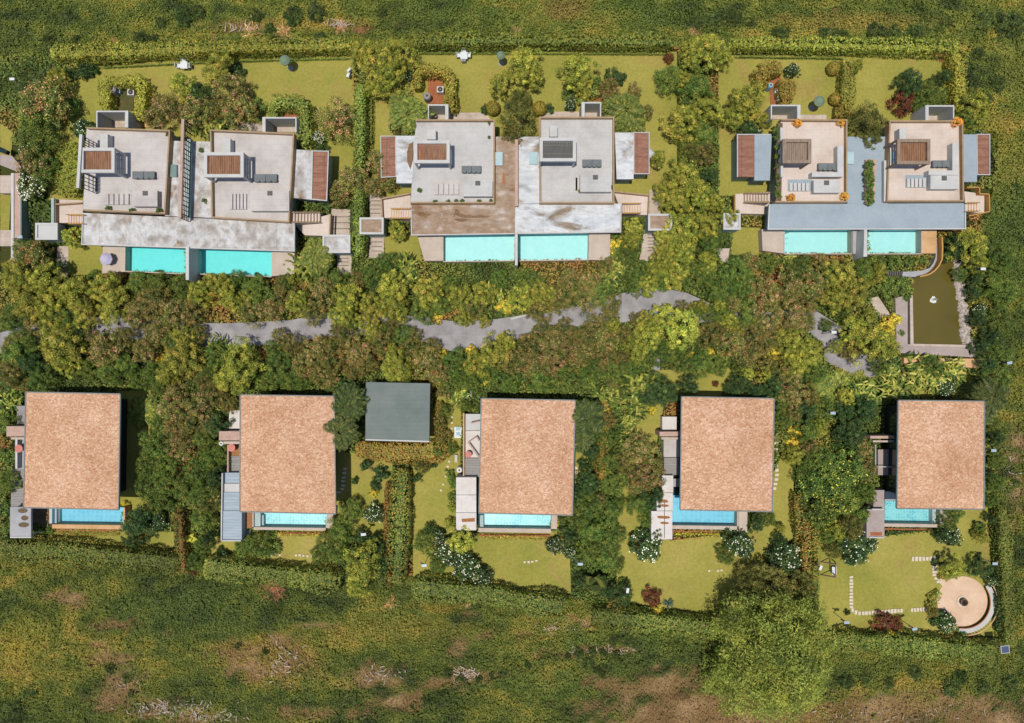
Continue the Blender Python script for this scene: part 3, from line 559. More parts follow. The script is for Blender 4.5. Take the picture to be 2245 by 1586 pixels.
# ------------------------------------------------------------------ lower villas
ZE = 4.5
def hip(e, tp, z, rise, m_):
    pts = [P(x, y, z) for x, y in tp]; c = sum(pts, Vector())/4; b = MB()
    a, d = pts[0].lerp(pts[1], .5), pts[3].lerp(pts[2], .5); wd = (pts[1]-pts[0]).length/2; L = (a-d).length; t = wd/L
    r0 = a.lerp(d, t); r1 = d.lerp(a, t); r0.z = r1.z = z+rise
    n = 40                                                   # each slope finely split is not needed; planar quads
    b.v = [tuple(p) for p in pts]+[tuple(r0), tuple(r1)]
    b.f = [(0, 4, 1), (1, 4, 5, 2), (2, 5, 3), (3, 5, 4, 0)]
    b.f = [tuple(reversed(f)) for f in b.f]
    b.build('roof', m_, e)
    MB().prism([(x, y) for x, y in tp], z-0.25, z-0.004).build('fascia', M_steel, e)
    g = MB()
    for i in range(4): g.beam(pts[i]+Vector((0, 0, -0.02)), pts[(i+1) % 4]+Vector((0, 0, -0.02)), 0.11, 0.16)
    g.build('gutter', M_steel, e)
LOW = [([(57, 860), (264, 864), (260, 1118), (52, 1113)], 'shingle roofed villa at the left edge, with oval stained grey slab beside its pool'),
 ([(527, 866), (733, 869), (736, 1127), (526, 1122)], 'shingle roofed villa second from left, blue-grey boarded wing at its left'),
 ([(1055, 874), (1261, 878), (1255, 1130), (1050, 1125)], 'middle shingle roofed villa with white panelled wing at its left'),
 ([(1494, 870), (1697, 874), (1693, 1122), (1491, 1118)], 'shingle roofed villa fourth from left with rust streaked boarded wing'),
 ([(1969, 878), (2158, 880), (2157, 1117), (1966, 1115)], 'rightmost shingle roofed villa, nearest to the round patio')]
EL = []
for i, (tp, lb) in enumerate(LOW):
    e = empty('shingle_roof_villa', P(sum(p[0] for p in tp)/4, sum(p[1] for p in tp)/4), lb, 'house', 'shingle roofed villas of the lower row')
    EL.append(e); hip(e, tp, ZE, 1.0, M_shin)
    MB().prism([(tp[0][0]+16, tp[0][1]+16), (tp[1][0]-34, tp[1][1]+16), (tp[2][0]-34, tp[2][1]-26), (tp[3][0]+16, tp[3][1]-26)], 0, ZE-0.26).build('wall', M_shadewall, e)
    g = MB()
    for j, k in ((3, 2), (0, 3)):
        a = P(tp[j][0]+16+(2 if j == 3 else -.8), tp[j][1]+(-26.8 if j == 3 else 30), ZE-.3); b_ = P(tp[k][0]+(-34 if k == 2 else 15.2), tp[k][1]-26.8-(10 if k == 3 else 0), ZE-.3)
        g.beam(a+Vector((0, 0, -1.6)), b_+Vector((0, 0, -1.6)), 0.1, 2.2)
    g.build('glass_front', M_glass, e)
    EXCL.append([(tp[0][0]-5, tp[0][1]+10), (tp[1][0]-10, tp[1][1]+10), (tp[2][0]-10, tp[2][1]), (tp[3][0]-5, tp[3][1])])
def bx(e, nm, x0, y0, x1, y1, z, m_, z0=0):
    o = MB().box(x0, y0, x1, y1, z0, z).build(nm, m_, e); ex(x0, y0, x1, y1); return o
a, b_, c, d, f = EL
bx(a, 'side_terrace', 37, 890, 75, 935, 1.2, M_gdeck); bx(a, 'side_terrace', 33, 963, 72, 1030, 1.19, M_bluewall); bx(a, 'entrance_roof', 14, 935, 66, 957, 2.7, M_pink); bx(a, 'entrance_beam', 24, 959, 66, 964, 2.4, M_deck, 2.1)
bx(a, 'boundary_wall', 34, 964, 38, 1028, 1.8, M_white); bx(a, 'side_slab', 24, 1030, 70, 1111, 1.3, M_gdeck); bx(a, 'pool_pavilion_roof', 22, 1112, 68, 1179, 2.7, M_bluewall, 2.45)
bx(a, 'roof_edge', 22, 1177, 68, 1180, 2.78, M_white, 2.5)
for (x, y, r) in ((50, 1120, 11), (54, 1136, 8), (52, 1151, 12)):
    MB().prism([(x+r*math.cos(t/7*math.pi), y+5.5*math.sin(t/7*math.pi)) for t in range(14)], 2.704, 2.708).build('stain', M_stainshade, a)
MB().prism([(40+6*math.cos(t/7*math.pi), 1036+4*math.sin(t/7*math.pi)) for t in range(14)], 1.303, 1.307).build('stain', M_stainshade, a)
for x, y in ((26, 1116), (64, 1116), (26, 1174), (64, 1174)): w_ = P(x, y, 2.45); MB().beam((w_.x, w_.y, 0), (w_.x, w_.y, 2.45), 0.15).build('post', M_white, a)
bx(b_, 'side_terrace', 502, 900, 545, 941, 1.2, M_wdeck); bx(b_, 'entrance_roof', 480, 946, 545, 966, 2.7, M_pink); bx(b_, 'entrance_beam', 490, 968, 545, 974, 2.4, M_deck, 2.1)
bx(b_, 'side_slab', 502, 976, 545, 1000, 1.19, M_brown); bx(b_, 'side_slab', 502, 1000.5, 545, 1036, 1.2, M_gdeck); bx(b_, 'wing_roof', 487, 1037, 540, 1060, 2.0, M_bdeck); bx(b_, 'wing_roof', 486, 1061, 540, 1079, 2.1, M_white); bx(b_, 'wing_roof', 486, 1080, 540, 1119, 2.2, M_bdeck); bx(b_, 'wing_roof', 484, 1120, 530, 1186, 2.3, M_bdeck)
rails(b_, [((487, 1038), (485, 1186)), ((485, 1186), (528, 1186))], 2.2, 2.5, M_white, 'roof_edge', 0.12); bx(b_, 'boundary_wall', 498, 976, 501, 1036, 1.8, M_pink)
bx(b_, 'pool_steps', 529, 1162, 548, 1172, 0.6, M_wall)
bx(c, 'side_terrace', 1018, 908, 1070, 944, 1.2, M_white); bx(c, 'side_terrace', 1018, 945, 1070, 1004, 1.19, M_wdeck); bx(c, 'side_slab', 1018, 1005, 1070, 1046, 1.5, M_gdeck); bx(c, 'boundary_wall', 1015, 906, 1018, 1044, 1.9, M_tan)
for k, y in enumerate((1047, 1086, 1125)): bx(c, 'wing_roof', 1000, y, 1044, y+38, 2.5+0.01*k, M_wdeck)
MB().prism([(1012, 1138), (1041, 1136), (1041, 1144), (1013, 1145)], 2.53, 2.535).build('stain', M_rust, c)
rails(c, [((1025, 972), (1045, 958)), ((1045, 958), (1050, 968)), ((1027, 972), (1052, 1006)), ((1032, 928), (1052, 924))], 1.75, 1.95, M_pink, 'canopy_bar', 0.12)
bx(d, 'side_terrace', 1452, 914, 1484, 943, 1.2, M_wdeck); bx(d, 'entrance_roof', 1446, 947, 1492, 957, 2.4, M_pink); bx(d, 'entrance_beam', 1450, 959, 1492, 964, 2.3, M_deck, 2.0); bx(d, 'side_slab', 1455, 964, 1490, 1003, 1.2, M_terr); bx(d, 'side_slab', 1456, 1004, 1488, 1042, 1.5, M_gdeck)
bx(d, 'wing_roof', 1452, 1043, 1476, 1080, 2.2, M_wdeck); bx(d, 'wing_roof', 1440, 1081, 1475, 1120, 2.2, M_wdeck); bx(d, 'wing_roof', 1428, 1121, 1474, 1183, 2.21, M_wdeck); bx(d, 'shadow_block', 1476, 1043, 1489, 1086, 0.5, M_glass)  # last block is dark to stand in for the roof's shadow beside the wing
for x0, y0, x1, y1 in ((1444, 1095, 1466, 1103), (1446, 1106, 1468, 1112), (1440, 1131, 1470, 1138), (1446, 1144, 1468, 1150)):
    MB().prism([(x0, y0+2), (x0+6, y0), (x1-4, y0+1), (x1, y1-2), (x1-8, y1), (x0+4, y1-1)], 2.214, 2.22).build('stain', M_rust, d)
MB().box(1456, 1096, 1457.5, 1180, 2.213, 2.222).build('board_joint', M_darkw, d)
bx(f, 'side_terrace', 1925, 986, 1958, 1042, 1.2, M_lavend); bx(f, 'entrance_beam', 1908, 956, 1964, 962, 2.4, M_pink); bx(f, 'entrance_beam', 1914, 966, 1960, 970, 2.3, M_deck, 2.0); bx(f, 'side_slab', 1915, 1075, 1939, 1116, 1.6, M_lavend); bx(f, 'wing_roof', 1900, 1117, 1939, 1180, 2.1, M_lavend); rails(f, [((1912, 1117), (1939, 1117)), ((1906, 1179), (1938, 1179))], 2.1, 2.25, M_white, 'roof_edge', 0.12)
bx(f, 'shadow_block', 1942, 1043, 1964, 1077, 0.5, M_glass); rails(f, [((1918, 1024), (1966, 1024)), ((1920, 975), (1920, 1026))], 1.9, 2.0, M_white, 'railing', 0.08)  # dark block put in for the shadow strip left of this roof
MB().box(1908, 1167, 1934, 1175, 2.104, 2.11).build('stain', M_redc, f)
# grey flat roofed block
ge = empty('utility_building', P(872, 900), 'square flat roofed building with grey-green roof between the second and middle shingle villas', 'building')
MB().prism([(802, 838), (943, 841), (941, 967), (801, 963)], 2.9, 3.2).build('roof', M_asph, ge); MB().prism([(806, 842), (936, 845), (934, 960), (806, 958)], 0, 2.89).build('wall', M_tan, ge)
MB().prism([(801, 963), (941, 967), (941, 970), (801, 966)], 2.85, 3.22).build('gutter', M_white, ge); EXCL.append([(802, 838), (943, 841), (941, 970), (801, 966)])
# neighbour wall on the left edge
ne = empty('boundary_terrace', P(34, 480), 'pale stepped terrace wall of the neighbouring plot at the left edge', 'wall')
MB().prism([(24, 380), (30, 380), (30, 600), (24, 600)], 0, 1.6).build('wall', M_white, ne); MB().prism([(30, 380), (44, 380), (44, 600), (30, 600)], 0, 1.5).build('terrace_top', M_pink, ne)
MB().prism([(0, 340), (26, 342), (46, 366), (46, 380), (0, 362)], 0, 1.3).build('ramp', M_lavend, ne); MB().prism([(0, 505), (24, 505), (24, 540), (0, 540)], 0, 0.8).build('landing', M_path, ne); MB().prism([(0, 385), (24, 385), (24, 424), (0, 424)], 0, 0.9).build('landing', M_path, ne)
MB().prism([(0, 322), (16, 330), (12, 338), (0, 334)], 1.0, 1.5).build('hatch', M_glass, ne); MB().prism([(44, 400), (47, 400), (47, 600), (44, 600)], 0, 1.55).build('glass_edge', M_sky, ne)
ex(0, 320, 48, 600)
# ------------------------------------------------------------------ pond
PONDP = [(2062, 518), (2086, 524), (2098, 580), (2104, 640), (2112, 700), (2122, 757), (2002, 757), (1999, 650), (1995, 612), (2020, 608), (2044, 598), (2058, 572)]
o = struct('pond_water', PONDP, 0.22, M_pond)
pf = MB(); c = P(2047, 657, 0.3); random.seed(3)
pf.lathe((c.x, c.y), [(.34, .222), (.3, .24), (.22, .232), (.16, .28), (.12, .27), (.08, .5), (.03, .9)], 14)
pf.v = [(x+random.gauss(0, .05), y+random.gauss(0, .05), z) for x, y, z in pf.v]
solo('fountain_jet', pf, M_foam, P(2047, 657), 'small white fountain splash in the olive green pond', 'fountain')
rb = MB()
for i in range(230):
    t = random.random(); y = 572+t*186; x = 2094+t*22+random.uniform(-8, 10); p = P(x, y); r = random.uniform(.12, .34)
    rb.lathe((p.x, p.y), [(r*1.0, 0.0), (r*random.uniform(.8, 1.1), r*.5+.1), (r*.55, r*.9+.15)], 6)
o = rb.build('rocky_bank', M_rock); o['kind'] = 'stuff'; tag(o, 'strip of pale loose rocks along the right bank of the pond', 'rocks')
EXCL.append([(2085, 560), (2110, 570), (2124, 757), (2100, 757)])
pe = empty('pond_platform', P(1985, 720), 'pale concrete platform around the lower left corner of the pond', 'platform')
MB().prism([(1963, 652), (1990, 650), (1990, 768), (1966, 772)], 0, 0.5).build('slab', M_lavend, pe); MB().prism([(1995, 648), (2001, 648), (2003, 756), (1996, 758)], 0, 0.6).build('kerb', M_path, pe)
MB().prism([(1990, 755), (2139, 758), (2139, 784), (1966, 774)], 0, 0.55).build('slab', M_lavend, pe); MB().prism([(2002, 754), (2138, 757), (2138, 761), (2002, 759)], 0.552, 0.62).build('kerb', M_path, pe)
EXCL += [[(1963, 650), (2001, 648), (2003, 756), (2139, 758), (2139, 784), (1966, 774)]]
MB().prism([(2125, 763), (2128, 763), (2128, 779), (2125, 779)], 0.553, 0.58).build('drain_slot', M_dark, pe)
re_ = solo('retaining_wall', MB().prism([(1982, 785), (2166, 787), (2165, 809), (1982, 797)], 0, 0.9), M_tan, P(2070, 795), 'long tan retaining wall strip below the pond platform', 'wall'); EXCL.append([(1982, 785), (2166, 787), (2165, 809), (1982, 800)])
be = empty('curved_wall', P(2030, 590), 'curved grey footpath wall with ochre rim between pool and pond', 'wall')
arc = [(2060, 522), (2061, 545), (2060, 570), (2054, 583), (2044, 595), (2032, 603), (2012, 608)]; arc2 = [(2052, 522), (2053, 545), (2051, 565), (2046, 578), (2038, 588), (2020, 594), (1992, 596)]
MB().prism(arc+[(1978, 606), (1980, 596)]+arc2[::-1], 0, 0.9).build('walkway', M_bluewall, be); EXCL.append(arc+arc2[::-1])
r_ = MB()
for p, q_ in zip(arc, arc[1:]): r_.beam(P(*p, 1.3), P(*q_, 1.3), 0.14, 0.9)
r_.build('rim', M_ochre, be)
for i in range(7): MB().box(1946+i*5, 595, 1949+i*5, 605, 0.3, 0.8).build('louvre', M_darkw, be)
MB().prism([(1944, 594), (1980, 596), (1980, 606), (1944, 606)], 0, 0.29).build('louvre_base', M_bluewall, be)
# ------------------------------------------------------------------ round patio
pc = P(2108, 1318); R0 = 2.75
o = MB().lathe((pc.x, pc.y), [(R0, 0), (R0, 0.12)], 56); o = o.build('patio', M_sand); o['kind'] = 'structure'; EXCL.append([(2108+58*math.cos(t/8*math.pi), 1318+58*math.sin(t/8*math.pi)) for t in range(16)])
o = MB().prism([(2056, 1272), (2066, 1264), (2078, 1284), (2068, 1290)], 0, 0.115).build('patio', M_sand); o['kind'] = 'structure'
fe = empty('fire_pit', (pc.x, pc.y, 0.12), 'round stone fire pit in the centre of the sandy patio', 'fire pit')
MB().lathe((pc.x, pc.y), [(.62, .12), (.62, .2), (.52, .2), (.5, .14)], 28).build('ring', M_stone, fe); MB().lathe((pc.x, pc.y), [(.36, .14), (.42, .5), (.30, .55), (.26, .3)], 24).build('bowl', M_stainshade, fe); MB().lathe((pc.x, pc.y), [(.25, .3), (.15, .38)], 16).build('grate', M_dark, fe)
cb = empty('curved_bench', P(2160, 1350), 'white curved bench hugging the lower right rim of the round patio', 'bench')
def arcprism(r0, r1, a0, a1, z0, z1, n=26):
    b = MB(); pts = []
    for i in range(n+1):
        t = math.radians(a0+(a1-a0)*i/n); pts.append((math.cos(t), math.sin(t)))
    for (c1, s1), (c2, s2) in zip(pts, pts[1:]):
        k = len(b.v)
        for z in (z0, z1):
            for r, cc, ss in ((r0, c1, s1), (r1, c1, s1), (r1, c2, s2), (r0, c2, s2)): b.v.append((pc.x+r*cc, pc.y+r*ss, z))
        b.f += [(k+4, k+5, k+6, k+7), (k, k+1, k+5, k+4), (k+2, k+3, k+7, k+6)]
        if c1 == pts[0][0] and s1 == pts[0][1]: b.f.append((k+3, k, k+4, k+7)) if False else None
    return b
arcprism(2.77, 2.87, -98, 34, 0, 0.5).build('kerb', M_redc, cb); arcprism(2.88, 3.40, -100, 36, 0, 0.45).build('seat', M_white, cb); arcprism(3.41, 3.52, -100, 36, 0, 0.8).build('backrest', M_tan, cb)
# ------------------------------------------------------------------ stepping stones
ns = 0
def stones(pts, label, wx=.42, wy=.42):
    for i, (x, y) in enumerate(pts):
        a = random.uniform(-.12, .12); p = P(x, y); b = MB()
        kx, ky = wx*random.uniform(.85, 1.1)/2, wy*random.uniform(.85, 1.1)/2
        c = [(-kx, -ky), (kx*.9, -ky), (kx, -ky*.8), (kx, ky*.9), (kx*.85, ky), (-kx*.9, ky), (-kx, ky*.85)]
        n = len(c); rot = [(u*math.cos(a)-v*math.sin(a), u*math.sin(a)+v*math.cos(a)) for u, v in c]
        b.v = [(p.x+u, p.y+v, 0.03) for u, v in rot]+[(p.x+u*.96, p.y+v*.96, 0.15) for u, v in rot]
        b.f = [tuple(range(n, 2*n))]+[(j, (j+1) % n, n+(j+1) % n, n+j) for j in range(n)]
        solo('stepping_stone', b, M_stone, (p.x, p.y, 0.03), label, 'stepping stone', label)
def ln(x0, y0, x1, y1, n): return [(x0+(x1-x0)*i/(n-1), y0+(y1-y0)*i/(n-1)) for i in range(n)]
stones(ln(2000, 1225, 2062, 1224, 9), 'stepping stone in the straight row above the lawn left of the round patio', .3, .5)
stones(ln(2048, 1234, 2047, 1260, 5)+[(2052, 1268), (2057, 1275)], 'stepping stone in the short column leading down to the round patio', .5, .28)
stones(ln(1865, 1265, 1865, 1330, 10), 'stepping stone in the vertical row left of the round patio lawn', .42, .28)
stones([(1868, 1337), (1875, 1342), (1883, 1344)]+ln(1891, 1344, 1975, 1338, 13), 'stepping stone in the long bottom row below the round patio lawn', .28, .45)
stones(ln(1998, 1337, 2030, 1335, 6), 'stepping stone in the short row left of the round patio', .26, .45)
stones([(1699, 960), (1701, 972), (1700, 985)]+[(1700, 1021), (1702, 1031), (1702, 1041), (1701, 1051), (1699, 1061), (1696, 1071)], 'stepping stone right of the fourth shingle roof', .45, .3)
stones([(757, 1028), (755, 1037), (754, 1047), (753, 1055), (753, 1064), (751, 1072), (743, 1079)], 'stepping stone in the shade right of the second shingle roof', .45, .28)
stones([(580, 1216), (590, 1217), (597, 1216), (604, 1216), (614, 1216), (650, 1217), (658, 1217), (666, 1218), (675, 1219), (684, 1219), (692, 1220)], 'stepping stone on the narrow lawn below the second shingle roof', .25, .25)
stones([(1150, 1232), (1159, 1232), (1167, 1231), (1176, 1229)], 'stepping stone on the lawn below the middle shingle roof', .24, .24)
stones([(991, 915), (991, 927), (990, 940), (985, 1012), (982, 1023), (980, 1034), (978, 1044), (972, 1062), (967, 1075)], 'stepping stone left of the middle shingle villa', .24, .24)
stones([(1554, 1251), (1573, 1251), (1581, 1250)], 'stepping stone on the lawn below the fourth shingle roof', .24, .24)
stones([(1262, 1026), (1262, 1036)], 'stepping stone right of the middle shingle roof', .4, .3)
# ------------------------------------------------------------------ garden furniture
def chair_proto():
    b = MB(); b.beam((-.22, 0, .44), (.22, 0, .44), .44, .05)
    for x in (-.19, .19):
        for y in (-.19, .19): b.beam((x, y, 0), (x, y, .42), .04)
    b.beam((-.22, -.2, .7), (.22, -.2, .7), .04, .46)
    for x in (-.22, .22): b.beam((x, -.18, .62), (x, .16, .62), .04); b.beam((x, .16, .44), (x, .16, .62), .04)
    return b
CH = None
def gchair(x, y, rot, label):
    global CH
    p = P(x, y, .5)
    if CH is None: CH = solo('garden_chair', chair_proto(), M_wclo, (0, 0, 0), label, 'chair', 'white garden chairs'); o = CH
    else: o = CH.copy(); COL.objects.link(o)
    o.location = (p.x, p.y, 0.02); o.rotation_euler = (0, 0, rot); tag(o, label); return o
def gtable(x, y, label):
    p = P(x, y, .74); e = empty('garden_table', (p.x, p.y, .02), label, 'table', 'white garden tables')
    MB().beam((p.x-.38, p.y, .72), (p.x+.38, p.y, .72), .76, .05).build('tabletop', M_wclo, e)
    for sx in (-.32, .32):
        for sy in (-.32, .32): MB().beam((p.x+sx, p.y+sy, .02), (p.x+sx, p.y+sy, .69), .05).build('leg', M_wclo, e)
gtable(403, 143, 'white square garden table near the top hedge of the left garden'); gtable(1017, 122, 'white square garden table near the top hedge of the middle garden')
for dx, dy, r, s_ in ((-12, 2, -math.pi/2, 'left'), (12, 2, math.pi/2, 'right'), (0, -10, math.pi, 'top')):
    gchair(403+dx, 143+dy, r, 'white chair at the %s side of the left garden table' % s_)
for dx, dy, r, s_ in ((-12, 0, -math.pi/2, 'left'), (11, 0, math.pi/2, 'right'), (0, -9, math.pi, 'top'), (-1, 10, 0, 'bottom')):
    gchair(1017+dx, 122+dy, r, 'white chair at the %s side of the middle garden table' % s_)
gchair(766, 155, .8, 'upper white chair by the tall hedge in the left garden'); gchair(764, 166, 1.2, 'lower white chair by the tall hedge in the left garden')
def parasol(x, y, r, label, m_, z=2.3, sides=10, closed=False):
    p = P(x, y, z-.2); e = empty('parasol', (p.x, p.y, .02), label, 'parasol', 'garden parasols')
    b = MB(); n = sides; b.v.append((p.x, p.y, z+.22))
    for k, (rr, zz) in enumerate(((r*.55, z+.04), (r, z-.22), (r*1.0, z-.36))):
        for i in range(n):
            t = 2*math.pi*i/n; b.v.append((p.x+rr*math.cos(t), p.y+rr*math.sin(t), zz))
    for i in range(n):
        j = (i+1) % n; b.f.append((0, 1+i, 1+j))
        for k in (0, 1): b.f.append((1+k*n+i, 1+(k+1)*n+i, 1+(k+1)*n+j, 1+k*n+j))
    b.build('canopy', m_, e); MB().cone((p.x, p.y, .02), (p.x, p.y, z+.2), .03, .03, 8).build('pole', M_steel, e); MB().lathe((p.x, p.y), [(.3, .02), (.28, .1)], 14).build('base', M_bluewall, e)
parasol(624, 132, .56, 'round grey-green parasol by the top hedge of the left garden', M_green, sides=24); parasol(1098, 121, .46, 'round grey-green parasol by the top hedge of the middle garden', M_green, sides=24)
parasol(1797, 222, .58, 'round striped grey-green parasol on the lawn above the right villa pair', M_green, sides=24); parasol(232, 568, .68, 'lilac parasol beside the far left turquoise pool', M_lilac, sides=8)
parasol(1426, 336, .5, 'white square parasol right of the middle villa pair', M_wclo, sides=4)
def actank(x, y, label, r=.42, m_=M_gdeck):
    p = P(x, y, 1.2); e = empty('water_tank', (p.x, p.y, .02), label, 'water tank', 'round water tanks'); MB().lathe((p.x, p.y), [(r, .02), (r, 1.1), (r*.8, 1.25)], 22).build('tank', m_, e); MB().lathe((p.x, p.y), [(r*.35, 1.25), (r*.3, 1.33)], 12).build('lid', M_stainshade, e)
def acunit(x, y, label):
    p = P(x, y, .8); e = empty('air_conditioner', (p.x, p.y, .02), label, 'air conditioner', 'air conditioner units'); MB().beam((p.x-.36, p.y, .4), (p.x+.36, p.y, .4), .66, .76).build('casing', M_white, e)
    MB().lathe((p.x, p.y), [(.27, .781), (.25, .80)], 22).build('fan_grille', M_dark, e); MB().lathe((p.x, p.y), [(.09, .801), (.07, .83)], 12).build('hub', M_gdeck, e)
actank(245, 195, 'grey round water tank inside the leftmost U-shaped hedge'); actank(936, 210, 'grey round water tank above the middle villa pair court')
acunit(286, 202, 'white air conditioner inside the leftmost U-shaped hedge'); acunit(965, 196, 'white air conditioner above the middle villa pair court')
solo('water_pipe_box', MB().box(258, 188, 263, 204, 0.02, .6), M_bluec, P(260, 196), 'small light blue box between tank and air conditioner in the leftmost hedge', 'box')
actank(1690, 187, 'light blue round tank inside the right U-shaped hedge', .3, M_bluec); acunit(1712, 214, 'white air conditioner inside the right U-shaped hedge')
solo('storage_box', MB().box(1699, 195, 1706, 204, .02, .7), M_wclo, P(1702, 200), 'small white box inside the right U-shaped hedge', 'box')
for tp, z in (([(938, 165), (972, 165), (972, 228), (938, 228)], .13), ([(620, 230), (652, 230), (652, 258), (620, 258)], .13), ([(1684, 160), (1712, 165), (1715, 232), (1690, 230)], .13), ([(1290, 190), (1320, 190), (1320, 222), (1290, 222)], .13), ([(240, 188), (292, 188), (292, 243), (240, 243)], .128)):
    struct('utility_yard', tp, z, M_redc if z != .128 else M_moss)
struct('path', [(305, 262), (345, 266), (345, 280), (290, 278)], .14, M_tan); struct('path', [(520, 268), (576, 272), (576, 288), (520, 286)], .14, M_path); struct('path', [(985, 248), (1065, 247), (1075, 262), (985, 262)], .14, M_path); struct('path', [(1195, 245), (1276, 245), (1276, 256), (1190, 256)], .14, M_path); struct('path', [(1755, 252), (1812, 252), (1812, 262), (1755, 262)], .14, M_path)
solo('daybed', MB().box(996, 936, 1012, 961, .05, .5), M_wclo, P(1004, 948), 'white daybed left of the middle shingle villa terrace', 'daybed')
for x, y in ((1004, 941), (1004, 952)):
    solo('cushion', MB().box(x-4, y-3, x+4, y+3, .5, .62), M_bluec, P(x, y, .5), 'light blue cushion on the white daybed, %s one' % ('upper' if y < 945 else 'lower'), 'cushion')
solo('garden_bench', MB().box(997, 998, 1003, 1014, .35, .45).box(998, 999, 1002, 1002, 0, .345).box(998, 1010, 1002, 1013, 0, .345), M_white, P(1000, 1006), 'narrow white bench left of the middle shingle villa', 'bench')
actank(1007, 1031, 'pale round ball-shaped tank left of the middle shingle villa', .33, M_wclo); actank(485, 973, 'small pale round tank left of the second shingle villa', .28, M_wclo)
def rtable(x, y, label, r=.42):
    p = P(x, y, 1.95); e = empty('round_table', (p.x, p.y, 1.205), label, 'table', 'round pink tables'); MB().lathe((p.x, p.y), [(r, 1.9), (r, 1.95)], 22).build('tabletop', M_red, e); MB().cone((p.x, p.y, 1.205), (p.x, p.y, 1.9), .06, .05, 8).build('leg', M_steel, e)
rtable(41, 984, 'pink round table left of the leftmost shingle roof'); rtable(507, 982, 'pink round table left of the second shingle roof'); rtable(1027, 997, 'pink round table on the middle shingle villa terrace', .35)

# swing set
sw = empty('garden_swing', P(1832, 1250), 'dull purple A-frame garden swing on the lawn left of the stepping stones', 'swing')
fr = MB()
for y in (1237, 1266):
    a = P(1832, y, 1.9); fr.beam((a.x-.8, a.y-.3, .03), a, .09).beam((a.x+.8, a.y-.3, .03), a, .09)
fr.beam(P(1832, 1237, 1.9), P(1832, 1266, 1.9), .1); fr.build('frame', M_purple, sw)
MB().beam(P(1829, 1243, .5), P(1829, 1260, .5), .5, .06).build('seat', M_wclo, sw)
rp = MB()
for y in (1244, 1259): rp.beam(P(1829, y, .5), P(1832, y, 1.88), .03)
rp.build('rope', M_steel, sw)
# solar lamps
SL = [(27, 174, 'by the rusty trees at the upper left edge', M_wclo, 0), (44, 520, 'on the neighbouring terrace wall at the left edge', M_panel, 0), (2155, 590, 'in the bushes right of the pond', M_wclo, 0), (2213, 796, 'right of the pond retaining wall', M_panel, 0.2), (2178, 988, 'right of the rightmost shingle roof', M_panel, 0),
 (1826, 906, 'in the trees between the fourth and rightmost shingle roofs', M_panel, 0), (1828, 729, 'beside the road left of the big yellow-green tree', M_wclo, 0), (930, 1240, 'at the hedge below the middle villa side garden', M_panel, 0), (1272, 1237, 'right of the lawn below the middle shingle roof', M_panel, 0), (1376, 1295, 'beside the reddish shrub at the bottom of the fourth garden', M_wclo, 1.4),
 (1626, 1309, 'in the shade of the huge feathery tree', M_panelb, 0), (1799, 1245, 'left of the purple swing', M_wclo, 1.2), (1856, 1365, 'right of the huge feathery tree, on the corner lawn', M_panel, 0), (2005, 1379, 'beside the red-brown shrub on the corner lawn', M_panel, .3), (2181, 1236, 'upper right of the round patio', M_panel, 0), (2203, 1424, 'at the bottom right corner of the estate', M_panelb, .1), (797, 1172, 'below the white flowering shrub right of the second pool', M_wclo, .1)]
for x, y, lb, m_, rot in SL:
    z = 3.0; p = P(x, y, z); e = empty('solar_lamp', (p.x, p.y, 0), 'solar garden lamp '+lb, 'lamp', 'solar garden lamps')
    sz = .42 if (x, y) != (2203, 1424) else .72
    rr = MB(); ca, sa = math.cos(rot), math.sin(rot)
    k = [(p.x+u*ca*1.15*sz/2-v*sa*sz*.6/2*(1.7 if sz > .6 else 1), p.y+u*sa*1.15*sz/2+v*ca*sz*.6/2*(1.7 if sz > .6 else 1)) for u, v in ((-1.1, -1.1), (1.1, -1.1), (1.1, 1.1), (-1.1, 1.1))]
    rr.v = [(a_, b2, z+.02) for a_, b2 in k]+[(a_, b2, z+.06) for a_, b2 in k]; rr.f = [(3, 2, 1, 0), (4, 5, 6, 7), (0, 1, 5, 4), (1, 2, 6, 5), (2, 3, 7, 6), (3, 0, 4, 7)]
    rr.build('panel_frame', M_white, e)
    r2 = MB(); r2.v = [((a_-p.x)*.86+p.x, (b2-p.y)*.86+p.y, z+.068) for a_, b2 in k]; r2.f = [(0, 1, 2, 3)]; r2.build('solar_panel', m_, e)
    MB().cone((p.x, p.y, 0), (p.x, p.y, z), .04, .03, 8).build('pole', M_steel, e)
    MB().beam((p.x, p.y, z-.3), (p.x-.45, p.y+.2, z-.35), .12, .06).build('lamp_head', M_dark, e)
# ------------------------------------------------------------------ foliage engine (numpy)
KL = 1.5
def lc(c): v = np.array(lin(c, KL))*np.array([1.10, 1.03, .9]); return v*.96+.04*(v[0]*.35+v[1]*.6+v[2]*.05)*np.array([1.0, .98, .8])
def leaf_arrays(c, n, L, W, col, rng, roll=None):
    """rhombic leaves: centre c (N,3), normal n, length L, width W, colour col (N,3)"""
    n = n/np.maximum(np.linalg.norm(n, axis=1, keepdims=True), 1e-6)
    r = rng.normal(size=n.shape) if roll is None else roll
    u = r-(r*n).sum(1, keepdims=True)*n; u /= np.maximum(np.linalg.norm(u, axis=1, keepdims=True), 1e-6); v = np.cross(n, u)
    L = np.asarray(L).reshape(-1, 1)*.5; W = np.asarray(W).reshape(-1, 1)*.5
    q_ = np.stack([c-u*L, c+v*W-u*L*.1-n*L*.12, c+u*L, c-v*W-u*L*.1-n*L*.12], 1).reshape(-1, 3)
    return q_, np.repeat(col, 4, 0)
